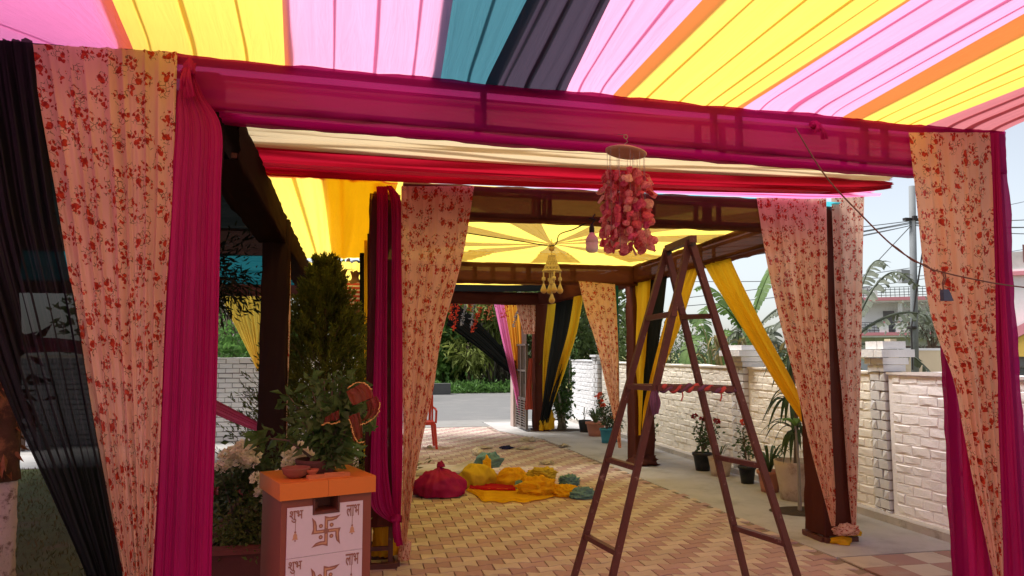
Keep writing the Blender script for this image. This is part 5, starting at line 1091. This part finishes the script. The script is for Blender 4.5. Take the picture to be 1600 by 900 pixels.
gp = thing('gate_pillar', 'slim plastered gate pillar with a small cap beyond the gate leaf', 'pillar', (3.55, 16.1, 0)); MB().bbox((3.36, 15.95, 0), (3.66, 16.25, 2.15)).build('shaft', M_gp, gp); MB().bbox((3.30, 15.89, 2.151), (3.72, 16.31, 2.25)).build('cap', solid('grey cap', (.22, .17, .15), .9, .2, 6), gp)
drape('cloth_strip', fabric('brick red cloth', (.45, .08, .05), .3), [(AY(826, 560, 14.8), AY(832, 560, 14.8), .5), (AY(822, 610, 14.8), AY(831, 612, 14.8), 1), (AY(820, 640, 14.8), AY(833, 640, 14.8), 1)], nf=2, amp=.03, nv=14, seed=3, label='brick red cloth hanging on the gate leaf', cat='cloth')

def skin_body(name, J, edges, mat, parent, sub=2):
    """continuous skinned body: J = [(point, radius)], edges between joints"""
    me = bpy.data.meshes.new(name); o0 = origin(parent); me.from_pydata([tuple(V(*p) - o0) for p, _ in J], edges, []); o = bpy.data.objects.new(name, me); COL.objects.link(o); o.parent = parent
    md = o.modifiers.new('skin', 'SKIN'); 
    for i, (_, r) in enumerate(J): me.skin_vertices[0].data[i].radius = (r, r) if not isinstance(r, tuple) else r
    me.skin_vertices[0].data[0].use_root = True; sb = o.modifiers.new('subd', 'SUBSURF'); sb.levels = sub; sb.render_levels = sub; me.materials.append(mat)
    for p in me.polygons: p.use_smooth = True
    return o
M_skin = solid('brown skin', (.19, .085, .05), .55, .1, 20, bst=.1); M_hair = solid('black hair', (.012, .01, .01), .6, .2, 30)
m = bpy.data.materials.new('striped shirt'); t, N, L = nodes_of(m); oo = N.new('ShaderNodeOutputMaterial'); pp = N.new('ShaderNodeBsdfPrincipled'); g = geo(t); sx = N.new('ShaderNodeSeparateXYZ'); L.new(g, sx.inputs[0])
L.new(mixc(t, (.55, .05, .05), (.72, .62, .60), mth(t, 'GREATER_THAN', mth(t, 'SINE', mth(t, 'MULTIPLY', sx.outputs[2], 95.0)), .25)), pp.inputs['Base Color']); pp.inputs['Roughness'].default_value = .8; L.new(pp.outputs[0], oo.inputs[0]); M_shirt = m
M_jean = solid('navy trousers', (.03, .035, .07), .85, .2, 20)
pb = AY(551, 487, 12.0); pz = pb[2]; pbx = V(pb[0] + .03, 12.0, pz)
per = thing('person', 'person in a red and white striped shirt reaching up on a ladder behind the conifer', 'person', pbx * V(1, 1, 0))
K = lambda x, y, z: pbx + V(x, y, z)
skin_body('body', [(K(0, 0, 0), .14), (K(0, 0, .14), .13), (K(0, -.01, .30), .15), (K(0, 0, .44), .14), (K(0, 0, .50), .06), (K(0, 0, .56), .052), (K(0, -.01, .63), .092), (K(0, -.015, .73), .105), (K(0, -.01, .80), .07),
    (K(-.17, 0, .43), .065), (K(-.20, -.14, .56), .048), (K(-.12, -.25, .74), .038), (K(-.10, -.28, .82), .03), (K(.17, 0, .43), .065), (K(.20, -.13, .60), .048), (K(.10, -.22, .78), .038), (K(.08, -.25, .86), .03),
    (K(-.09, 0, -.06), .09), (K(-.10, -.08, -.44), .065), (K(-.10, .02, -.82), .042), (K(-.10, -.10, -.86), .04), (K(.09, 0, -.06), .09), (K(.10, -.12, -.42), .065), (K(.10, -.02, -.80), .042), (K(.10, -.14, -.84), .04)],
    [(0, 1), (1, 2), (2, 3), (3, 4), (4, 5), (5, 6), (6, 7), (7, 8), (3, 9), (9, 10), (10, 11), (11, 12), (3, 13), (13, 14), (14, 15), (15, 16), (0, 17), (17, 18), (18, 19), (19, 20), (0, 21), (21, 22), (22, 23), (23, 24)], M_skin, per)
skin_body('shirt', [(K(0, 0, .0), .155), (K(0, 0, .15), .15), (K(0, -.01, .30), .168), (K(0, 0, .43), .155), (K(-.17, 0, .43), .08), (K(-.195, -.09, .51), .066), (K(.17, 0, .43), .08), (K(.19, -.09, .53), .066)], [(0, 1), (1, 2), (2, 3), (3, 4), (4, 5), (3, 6), (6, 7)], M_shirt, per)
skin_body('trousers', [(K(0, 0, -.03), .15), (K(-.09, 0, -.10), .105), (K(-.10, -.08, -.44), .08), (K(-.10, .02, -.78), .062), (K(.09, 0, -.10), .105), (K(.10, -.12, -.42), .08), (K(.10, -.02, -.76), .062)], [(0, 1), (1, 2), (2, 3), (0, 4), (4, 5), (5, 6)], M_jean, per)
hb = MB(); hb.lathe([(.0, -.02), (.10, 0), (.112, .05), (.09, .105), (.04, .13), (0, .135)], K(0, .015, .70), 14); hb.build('hair', M_hair, per, True)
for s in (-1, 1):
    for k in range(5):
        hd = K(s * -.10 if s > 0 else .08, -.28 if s > 0 else -.25, .82 if s > 0 else .86); a = (k - 2) * .35; MB().tube([hd, hd + V(sin(a) * .03, -.03, .045 * cos(a)), hd + V(sin(a) * .035, -.06, .055 * cos(a))], [.010, .009, .007], 5).build('finger', M_skin, per)
hl = thing('leaning_ladder', 'dark ladder the striped shirt person stands on behind the conifer', 'ladder', (pbx[0] + .0, 11.8, 0))
fz = pz - .90
for s in (-1, 1): MB().bar((pbx[0] + s * .22, 11.45, 0), (pbx[0] + s * .2, 12.0 + .55, 2.9), .04).build('leg', M_dark, hl)
for k in range(9): z = .25 + .31 * k; y = 11.45 + 1.1 * z / 2.9; MB().bar((pbx[0] - .2, y, z), (pbx[0] + .2, y, z), .03).build('rung', M_dark, hl)

# ================================================================ cable with its tag in front
cp = cr([AY(1243, 200, 3.84), AY(1290, 275, 3.78), AY(1345, 335, 3.74), AY(1400, 388, 3.70), AY(1450, 418, 3.66), AY(1472, 425, 3.64), AY(1520, 436, 3.62), AY(1600, 449, 3.6), AY(1800, 470, 3.5)], np.linspace(0, 1, 80))
cab = thing('slack_cable', 'slack brown cable crossing in front of the right floral curtain', 'cable', AY(1400, 388, 3.70))
M_cab = solid('brown flex', (.16, .07, .06), .6, .2, 9)
MB().tube(cp, .0045, 6).build('flex', M_cab, cab); MB().tube(cp[28:48] + np.stack([np.zeros(20), np.zeros(20), .008 * np.sin(np.linspace(0, 14, 20))], 1), .0035, 5).build('flex', M_cab, cab)
k0 = AY(1473, 426, 3.63); MB().tube([k0, k0 + V(.008, 0, -.03), k0 + V(-.006, 0, -.06), k0 + V(.0, 0, -.10)], .004, 5).tube([k0 + V(.012, 0, .01), k0 + V(.02, 0, -.03), k0 + V(.002, 0, -.07)], .004, 5).build('flex', M_cab, cab)
k1 = k0 + V(.012, 0, -.13); v = []
for z, w in ((.032, .016), (.012, .024), (-.034, .032)): v += [k1 + V(-w + z * -.0 - z * .2, -.014, z), k1 + V(w - z * .2, -.014, z), k1 + V(w - z * .2, .014, z), k1 + V(-w - z * .2, .014, z)]
mesh('plug', v, [(0, 1, 2, 3), (11, 10, 9, 8)] + [(4 * q + i, 4 * q + 4 + i, 4 * q + 4 + (i + 1) % 4, 4 * q + (i + 1) % 4) for q in (0, 1) for i in range(4)], solid('slate blue plastic', (.06, .075, .15), .5, .15, 9), cab)

# ================================================================ beyond the gate: trees over the road
GT = 'trees and thickets on the far side of the road'
L1m = leafmat('lush green leaf', (.12, .25, .05), .5, .45, (.20, .36, .08), .9); L2m = leafmat('mango leaf', (.20, .25, .05), .4, .4, (.34, .38, .09), .8); L3m = leafmat('dry thicket', (.20, .165, .12), .5, .2, (.30, .25, .18), 1.2); L4m = leafmat('dark tree leaf', (.08, .13, .042), .5, .35, (.15, .20, .06), .6); L5m = leafmat('roadside weed', (.11, .22, .05), .4, .4)
def GB_(x, Y, z=0): p = AY(x, 552, Y); p[2] = z; return p
for i, (lb, x, Y, H, rad, ncl, per, ls, mt, el, dr, crz, hang) in enumerate([
    ('lush green tree at the left of the gateway view', 690, 33, 5.2, (1.7, 1.4, 2.2), 70, 48, .26, L1m, 1.7, .1, .5, .6),
    ('second lush green bushy tree, low behind the concrete block', 728, 34.5, 4.0, (1.5, 1.2, 1.7), 60, 44, .24, L1m, 1.7, .1, .45, .5),
    ('yellow green mango tree with long drooping leaves in the gateway', 765, 32.5, 5.6, (1.5, 1.3, 1.4), 60, 34, .46, L2m, 4.5, 1.0, .68, .5),
    ('second mango tree partly behind the pink drape', 805, 33.5, 5.4, (1.5, 1.3, 1.6), 50, 34, .46, L2m, 4.5, 1.0, .66, .4),
    ('low mango bush with yellow green leaves at the middle of the thicket', 733, 31.5, 2.9, (.9, .7, .8), 26, 26, .40, L2m, 4.5, .8, .6, .3),
    ('grey brown dry thicket under the mango tree', 778, 34, 3.4, (2.2, 1.2, 1.9), 80, 30, .42, L3m, 8, 1.2, .45, 1.0),
    ('dry thicket behind the lush trees', 715, 36, 4.2, (2.6, 1.4, 2.4), 80, 30, .42, L3m, 8, 1.0, .5, 1.0),
    ('dark tree behind the gate post drapes', 878, 31, 5.2, (2.2, 2, 2.2), 80, 46, .26, L4m, 1.8, .1, .62, .5),
    ('dark tree to the right of the gate, above the dry field', 925, 33, 5.0, (2.4, 2, 2.0), 80, 46, .26, L4m, 1.8, .1, .66, .5),
    ('tall dark tree closing the view behind the mango trees', 790, 39, 8.0, (4, 2.5, 3.6), 110, 44, .38, L4m, 1.8, .2, .5, 1),
    ('tall dark tree closing the view at the left of the gateway', 690, 40, 8.5, (4, 2.5, 4), 110, 44, .38, L4m, 1.8, .2, .5, 1),
    ('bare branched dry tree above the white garden wall', 352, 22, 4.6, (1.6, 1.4, 1.7), 40, 20, .22, L3m, 3, .2, .6, .4),
    ('green bush right behind the white garden wall', 385, 20, 2.6, (1.3, 1, .9), 50, 44, .18, L5m, 1.9, 0, .55, .2),
    ('grey green tree farther behind the garden wall', 375, 27, 6, (2.6, 2, 2.6), 80, 40, .26, leafmat('grey green leaf mass', (.10, .11, .06), .4, .3), 2, .1, .5, .6),
    ('pale green tree glimpsed past the conifer tip', 520, 27, 4.6, (1.7, 1.4, 1.8), 60, 44, .24, L1m, 1.8, .1, .6, .3),
    ('dark bush at the left end of the view beyond the road', 628, 34, 5.5, (2.2, 1.6, 2.6), 70, 44, .30, L4m, 1.8, .1, .5, .5),
    ('dark tree far left beyond the lawn wall', 240, 25, 6.0, (3.0, 2, 2.8), 80, 44, .30, L4m, 1.8, .1, .5, .5),
    ]): tree('thicket' if mt is L3m else 'roadside_tree', lb, 'thicket' if mt is L3m else 'tree', GB_(x, Y), H, rad, ncl, per, ls, mt, 300 + i, el, dr, crz, .09 + .01 * H, GT, .32, hang=hang, shell=.25)
# weeds along the verge and hanging dry vines: nobody could count them
P = np.concatenate([np.stack([NR.uniform(2, 8.5, 2600), NR.uniform(29.6, 31.5, 2600), np.abs(NR.normal(0, .16, 2600))], 1), np.stack([NR.uniform(8, 14, 1500), NR.uniform(22, 31, 1500), np.abs(NR.normal(0, .12, 1500))], 1)])
v, f = cards(P, .22, 2.2, None, -.8, 3); tag(mesh('verge_weeds', v, f, L5m), kind='stuff')
vn = MB()
for i in range(90):
    p = GB_(R.uniform(735, 815), R.uniform(31.5, 33.5), R.uniform(1.6, 3.4)); l = R.uniform(.7, 1.8); vn.tube([p, p + V(R.gauss(0, .12), 0, -l * .5), p + V(R.gauss(0, .2), 0, -l)], [.03, .022, .012], 4)
tag(vn.build('dry_vines', solid('dry vine', (.20, .165, .13), .95, .3, 8)), kind='stuff')
grassf = [(8.0, 24, .0), (16, 24, .0), (22, 44, 1.6), (7.2, 44, 1.6)]
tag(mesh('field', grassf, [(0, 1, 2, 3)], solid('dry grass field', (.22, .21, .08), .95, .35, 2, bst=.8)), kind='structure')
P = np.stack([NR.uniform(-6, -.9, 16000), NR.uniform(3.6, 11.5, 16000), np.zeros(16000)], 1); P = P[P[:, 0] > -.55 * P[:, 1] - 1.2]
v, f = cards(P, .045, 5, None, -2.2, 12); tag(mesh('lawn_grass', v, f, leafmat('lawn blade', (.085, .095, .022), .45, .3, (.13, .10, .035), 2.5)), kind='stuff')

# ================================================================ banana plants and greenery over the wall
M_ban = leafmat('banana leaf', (.11, .20, .05), .35, .45, (.17, .27, .07), 2); M_bang = leafmat('dusty banana leaf', (.15, .17, .12), .35, .3, (.22, .24, .17), 2); M_bst = solid('banana stem', (.22, .24, .10), .7, .3, 5); M_bdry = leafmat('dry banana leaf', (.30, .22, .09), .4, .3)
def banana_leaf(root, b, az, L, w, rise, drop, mat, torn, seed, tilt=0.0):
    r = random.Random(seed); d = V(cos(az), sin(az), 0); s = V(-sin(az), cos(az), 0); n = 26; mb = MB(); mid = []
    for i in range(n + 1):
        t = i / n; mid.append(b + d * L * (t * .85) + V(0, 0, rise * math.sin(t * pi * .55) - drop * t ** 2.4))
    mb.tube(mid, np.linspace(.028, .006, n + 1) * (L / 1.6), 5)
    for sd_ in (-1, 1):
        gap = 0
        for i in range(3, n):
            t = i / n; W = w * math.sin(pi * min(1, (t - .08) * 1.02)) ** .6 if t > .09 else 0
            if W <= 0: continue
            if r.random() < torn * .18: continue
            hang = torn * r.uniform(.1, .9); a, c2 = mid[i], mid[i + 1]; ee = r.uniform(.9, 1.06); o1 = s * sd_ * W * ee * (1 - hang * .45) - V(0, 0, W * (.12 + hang * .7)) + d * W * .18
            k = .96 if torn > .1 else 1.0
            m1, m2 = a + o1 * .5 + V(0, 0, W * .09), c2 + o1 * .5 + V(0, 0, W * .09)
            tw = (c2 - a) * (r.uniform(-.25, .1) * torn)
            mb.add([a, a + (c2 - a) * k, m2 + tw, m1, a + (c2 - a) * k + o1 + tw * 2, a + o1 - tw], [(0, 1, 2, 3), (3, 2, 4, 5)])
    mb.build('leaf', mat, root, True)
def banana(label, base, H, lv, seed, group='banana plants behind the boundary wall'):
    b = V(*base); root = thing('banana_plant', label, 'banana plant', b, group); MB().tube([b, b + V(.03, 0, H * .5), b + V(0, 0.02, H)], [.13, .11, .06], 10).build('stem', M_bst, root, True)
    for i, (az, L, w, rise, drop, mat, torn) in enumerate(lv): banana_leaf(root, b + V(0, 0, H - .03 * i), az, L, w, rise, drop, mat, torn, seed * 50 + i)
pi2 = pi / 2
banana('banana plant whose upright leaf reaches the beam, right of the golden drape', GB_(1168, 11.2), 1.9, [(.3, 1.2, .17, 1.3, .0, M_ban, .1), (2.2, 1.1, .22, 1.0, .15, M_ban, .3), (3.3, 1.2, .22, .9, .7, M_ban, .4), (-.2, 1.6, .2, 1.0, .9, M_bang, .9), (-1.0, 1.5, .2, .6, 1.0, M_bang, .8), (4.4, 1.0, .2, .6, .9, M_ban, .3), (1.2, 1.4, .2, .8, .9, M_bang, .9), (5.6, 1.2, .2, .3, 1.0, M_bdry, 1)], 1)
banana('banana plant between the ladder legs, with broad torn green leaves', GB_(1112, 13.2), 1.75, [(2.6, 1.1, .26, .9, .35, M_ban, .5), (3.6, 1.0, .24, .5, .9, M_ban, .4), (.4, 1.1, .24, .7, .9, M_ban, .4), (-1.2, .9, .26, .3, 1.1, M_ban, .3), (1.5, 1.0, .22, .9, .3, M_ban, .5), (4.6, .9, .2, .3, 1.0, M_bdry, 1)], 2)
banana('banana plant behind the golden drape with yellowing stems', GB_(1225, 10.6), 1.5, [(2.8, 1.3, .2, .8, .8, M_bang, .8), (.2, 1.3, .22, .7, .7, M_ban, .5), (3.6, 1.0, .25, .3, .9, M_ban, .3), (-.9, 1.1, .22, .3, 1.0, M_ban, .4), (1.4, 1.2, .2, .9, .5, M_bang, .7)], 3)
banana('dusty torn banana plant left of the grey utility pole, behind the narrow floral curtain', GB_(1322, 10.2), 1.75, [(-.25, 1.9, .22, .75, .55, M_bang, 1.0), (-.05, 1.5, .22, 1.5, .55, M_bang, 1.0), (-.35, 1.7, .24, .25, .95, M_bang, .9), (.3, 1.3, .2, 1.6, .2, M_bang, 1.0), (3.0, 1.4, .2, .9, .6, M_bang, .8), (2.2, 1.2, .2, 1.1, .3, M_bang, .8), (-.9, 1.2, .2, .0, .8, M_bdry, 1.0), (4.2, 1.2, .2, .5, .9, M_bang, .8)], 4)
for i, (x, Y, w, h, mt, lb) in enumerate([(1065, 12.5, .7, .9, L5m, 'feathery green bush on top of the cream wall line, left of the ladder leg'), (1105, 14.5, .9, 1.2, leafmat('bluish weed', (.10, .15, .08), .4, .35), 'bluish green bush behind the cream wall by the ladder'), (1215, 10.0, .6, 1.0, L4m, 'dark green bush behind the wall under the golden drape'), (1050, 19, 1.6, 1.6, L4m, 'dark bush far behind the black drape at the ladder'), (1150, 17, 1.6, 1.5, L4m, 'dark green bush behind the banana plants'), (1020, 24, 2.0, 2.4, L4m, 'darker tree behind the wall near the brown post')]):
    tree('wall_bush', lb, 'bush', GB_(x, Y), h * 1.35, (w, w * .7, h * .6), 44, 44, .12, mt, 400 + i, 3.0, -.3, .62, .03, 'bushes behind the cream wall', .14, shell=.2)
# yellow green straps of canna between the bananas
for i, (x, Y) in enumerate([(1125, 12), (1140, 11.6), (1200, 11)]):
    b = GB_(x, Y, .3); root = thing('canna_plant', ('yellow stemmed reed plant at the white pier cap', 'second yellow stemmed reed plant beside the pier cap', 'reed plant behind the golden drape')[i], 'plant', b)
    for k in range(12): strap(root, 'leaf', b, k * 2.4, R.uniform(.5, .9), .06, R.uniform(1.3, 1.9), R.uniform(0, .5), M_bdry if k % 3 else M_ban)

# ================================================================ houses, utility pole, wires
M_hw = solid('white house paint', (.72, .71, .70), .8, .06, 1.5, dirt=(.55, .54, .53), dsc=.9); M_hp = solid('pink trim paint', (.66, .25, .29), .7, .08, 2); M_hg = solid('black grille', (.05, .05, .055), .5, .2, 5); M_hb = solid('beige compound wall', (.62, .50, .34), .85, .12, 1.5, dirt=(.50, .38, .25), dsc=1.2); M_hd = solid('dark recess paint', (.16, .15, .15), .8, .2, 2); M_hbr = solid('brown red grille', (.20, .09, .08), .7, .2, 3)
hA = GB_(1325, 58); hdv = V(cos(-.55), sin(-.55), 0); hn = V(-hdv[1], hdv[0], 0); hz = math.atan2(hdv[1], hdv[0])
house = thing('white_house', 'white two storey house with pink slab edges behind the utility pole', 'house', hA)
def hbx(name, x0, x1, y0, y1, z0, z1, mat, mb=None):
    c = hA + hdv * (x0 + x1) / 2 + hn * (y0 + y1) / 2 + V(0, 0, (z0 + z1) / 2); m_ = (mb or MB()).box(c, (x1 - x0, y1 - y0, z1 - z0), hz)
    return m_ if mb is not None else m_.build(name, mat, house)
hbx('wall', -1, 13, 2.2, 9, 0, 6.4, M_hw)
hbx('slab', -1.2, 13.2, -.2, 2.199, 3.0, 3.3, M_hw); hbx('slab_edge', -1.25, 13.25, -.32, -.201, 3.15, 3.42, M_hp)
hbx('slab', -1.2, 13.2, .2, 2.199, 6.1, 6.4, M_hw); hbx('slab_edge', -1.25, 13.25, .08, .199, 6.22, 6.52, M_hp)
for x in (1.2, 4.2, 7.2, 10.2): hbx('column', x, x + .35, .5, .85, 3.301, 6.099, M_hw)
for x, w in ((.2, .7), (2.6, .7), (3.9, .9), (6.4, .8), (9.2, .8)): p = hbx('parapet_pier', x, x + w, -.15, .1, 3.301, 4.25, M_hw); hbx('pier_cap', x - .05, x + w + .05, -.2, .15, 4.251, 4.36, M_hp)
for fl_, y, z0 in ((0, .0, 3.35), (1, .35, 6.45)):
    g_ = MB(); 
    for zz in (.25, .5, .75, .95): hbx('', -1.1, 13, y - .02, y + .02, z0 + zz - .025, z0 + zz + .025, None, g_)
    for k in range(40): x = -1.05 + k * .36; hbx('', x - .02, x + .02, y - .03, y + .03, z0, z0 + .9, None, g_)
    g_.build('railing', M_hg, house)
hbx('terrace_wall', -.6, 2.1, .8, 4, 6.401, 7.6, M_hw); hbx('terrace_wall', 2.3, 2.6, .3, .6, 6.401, 7.2, M_hw)
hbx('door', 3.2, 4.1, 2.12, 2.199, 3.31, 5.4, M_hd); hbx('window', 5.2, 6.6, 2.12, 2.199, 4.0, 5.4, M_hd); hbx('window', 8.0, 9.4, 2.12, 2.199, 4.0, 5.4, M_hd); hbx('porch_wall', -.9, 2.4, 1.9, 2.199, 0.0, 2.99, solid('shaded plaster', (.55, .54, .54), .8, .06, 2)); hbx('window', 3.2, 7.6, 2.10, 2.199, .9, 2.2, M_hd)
gr = MB(); 
for k in range(18): hbx('', 3.2 + k * .25, 3.24 + k * .25, 1.2, 1.24, 1.5, 2.25, None, gr)
for z in (1.55, 1.8, 2.2): hbx('', 3.1, 7.7, 1.19, 1.25, z - .03, z + .03, None, gr)
gr.build('grille', M_hbr, house)
cw = thing('compound_wall', 'beige compound wall with a dark gate in front of the white house', 'wall', GB_(1400, 22)); a, b = GB_(1397, 22.6), GB_(1700, 22.6); MB().bar(a + Z(.85), b + Z(.85), .22, 1.7).build('wall', M_hb, cw); MB().bar(a + Z(1.74), b + Z(1.74), .3, .08).build('coping', M_hw, cw)
a2 = GB_(1374, 22.6); MB().bar(a2 + Z(1.0) + V(.06, 0, 0), a + Z(1.0) - V(.05, 0, 0), .06, 2.0).build('gate', solid('dark brown gate', (.07, .04, .035), .6, .2, 3), cw); MB().bbox(tuple(a - V(.25, .15, 0)), tuple(a + V(.0, .15, 2.1))).build('gate_pillar', M_hb, cw)
tree('courtyard_tree', 'grey leaved small tree in the courtyard of the white house', 'tree', GB_(1456, 24.0), 3.3, (1.0, .8, .55), 40, 30, .2, leafmat('silvery leaf', (.22, .24, .18), .3, .3), 501, 2.5, .2, .85, .1, None, .25)
hB = GB_(1560, 19.0); h2 = thing('yellow_gable_house', 'house with brick parapet and yellow and pink gable at the right edge', 'house', hB)
RB = np.array(Matrix.Rotation(radians(-48), 3, 'Z'))
def hb2(name, a, b, mat): a, b = V(*a), V(*b); return MB().box(hB + RB @ ((a + b) / 2), np.abs(b - a), M=RB).build(name, mat, h2)
hb2('wall', (.2, .6, 0), (7, 8, 4.2), M_hw); hb2('cornice', (.1, .45, 4.0), (7.1, .599, 4.12), M_hp)
hb2('parapet', (.3, .7, 4.201), (7, .95, 4.75), solid('mottled brick parapet', (.50, .46, .44), .9, .3, 6, bst=.6)); hb2('window', (.75, .62, 4.4), (1.9, .69, 4.95), M_hbr)
gz = V(0, 0, 0); T2 = lambda P: [hB + RB @ p for p in P]; MB().add(T2([gz + V(-.1, .1, 2.05), gz + V(3.2, .1, 4.0), gz + V(3.2, .1, 3.7), gz + V(-.05, .1, 1.75), gz + V(-.1, .5, 2.05), gz + V(3.2, .5, 4.0), gz + V(3.2, .5, 3.7), gz + V(-.05, .5, 1.75)]), [(0, 3, 2, 1), (4, 5, 6, 7), (0, 1, 5, 4), (3, 7, 6, 2), (0, 4, 7, 3), (1, 2, 6, 5)]).build('gable_trim', M_hp, h2)
MB().add(T2([gz + V(-.05, .15, 1.74), gz + V(3.2, .15, 3.69), gz + V(3.2, .15, 1.5), gz + V(-.05, .15, 1.5), gz + V(-.05, .48, 1.74), gz + V(3.2, .48, 3.69), gz + V(3.2, .48, 1.5), gz + V(-.05, .48, 1.5)]), [(0, 3, 2, 1), (4, 5, 6, 7), (0, 1, 5, 4), (3, 7, 6, 2), (0, 4, 7, 3), (1, 2, 6, 5)]).build('gable', solid('ochre yellow paint', (.65, .42, .09), .8, .08, 2), h2)
hb2('lintel', (-.05, .3, 1.2), (4, .5, 1.48), M_hd)
for k in range(9): hb2('slat', (.35, .52, .1 + k * .12), (1.3, .58, .2 + k * .12), solid('grey shutter slat', (.15, .15, .15), .6, .2, 4))
GW = 'overhead wires'
pp0 = GB_(1426, 14.6); ptop = AY(1425, 291, 14.6); pole = thing('utility_pole', 'grey utility pole rising behind the boundary wall', 'pole', pp0); M_pole = solid('weathered grey pole', (.20, .21, .215), .75, .12, 3, bst=.3, dirt=(.15, .15, .15), dsc=2)
MB().tube([pp0, ptop], [.085, .07], 14).build('shaft', M_pole, pole, True); zc = AY(1425, 343, 14.6)
MB().box(zc, (.42, .10, .06)).box(zc + V(.0, -.09, .02), (.10, .06, .10)).build('clamp', M_dark, pole); MB().lathe([(.10, -.03), (.105, 0), (.10, .03)], AY(1425, 512, 14.6), 14).build('band', M_dark, pole)
MB().tube([zc + V(.15, -.05, 0), zc + V(.25, -.1, -.35), zc + V(.12, -.1, -.9), AY(1430, 470, 14.5), AY(1424, 512, 14.48), AY(1426, 578, 14.48)], .018, 5).build('service_cable', M_dark, pole)
MB().box(AY(1412, 432, 14.5), (.22, .14, .3)).build('junction_box', solid('grey box', (.3, .31, .32), .5, .1, 5), pole)
wr = 0
def wire(label, a, b, sag, r=.011):
    t = np.linspace(0, 1, 24); P = a + (b - a) * t[:, None]; P[:, 2] -= sag * 4 * t * (1 - t); tag(MB().tube(P, r, 5).build('overhead_wire', solid('grey wire', (.16, .17, .18), .6, .1, 3), loc=a), label, 'wire', GW)
for i, (y0, yl, yr, sg) in enumerate([(345, 318, 352, .1), (347, 328, 360, .2), (349, 345, 372, .1), (352, 356, 383, .15)]):
    wire(('highest wire leaving the pole clamp to the left', 'second wire leaving the pole clamp to the left', 'third wire leaving the pole clamp to the left', 'lowest wire leaving the pole clamp to the left')[i], AY(1424, y0, 14.55), AY(1000, yl + 60, 19), sg)
    wire(('highest wire leaving the pole clamp to the right', 'second wire leaving the pole clamp to the right', 'third wire leaving the pole clamp to the right', 'lowest wire leaving the pole clamp to the right')[i], AY(1428, y0, 14.55), AY(1800, yr - 25, 12), sg)
wire('far wire crossing behind the pole at mid height', AY(1050, 468, 24), AY(1800, 352, 24), .2, .014); wire('far wire crossing low behind the pole', AY(1050, 480, 24), AY(1800, 372, 24), .3, .014)
wire('far wire crossing high behind the pole', AY(1050, 420, 24), AY(1800, 268, 24), .2, .013); wire('steep wire running down left of the pole', AY(1424, 352, 14.5), AY(1330, 452, 17), .0); wire('wire between the drapes low over the wall', AY(1080, 440, 22), AY(1800, 395, 22), .3, .013)
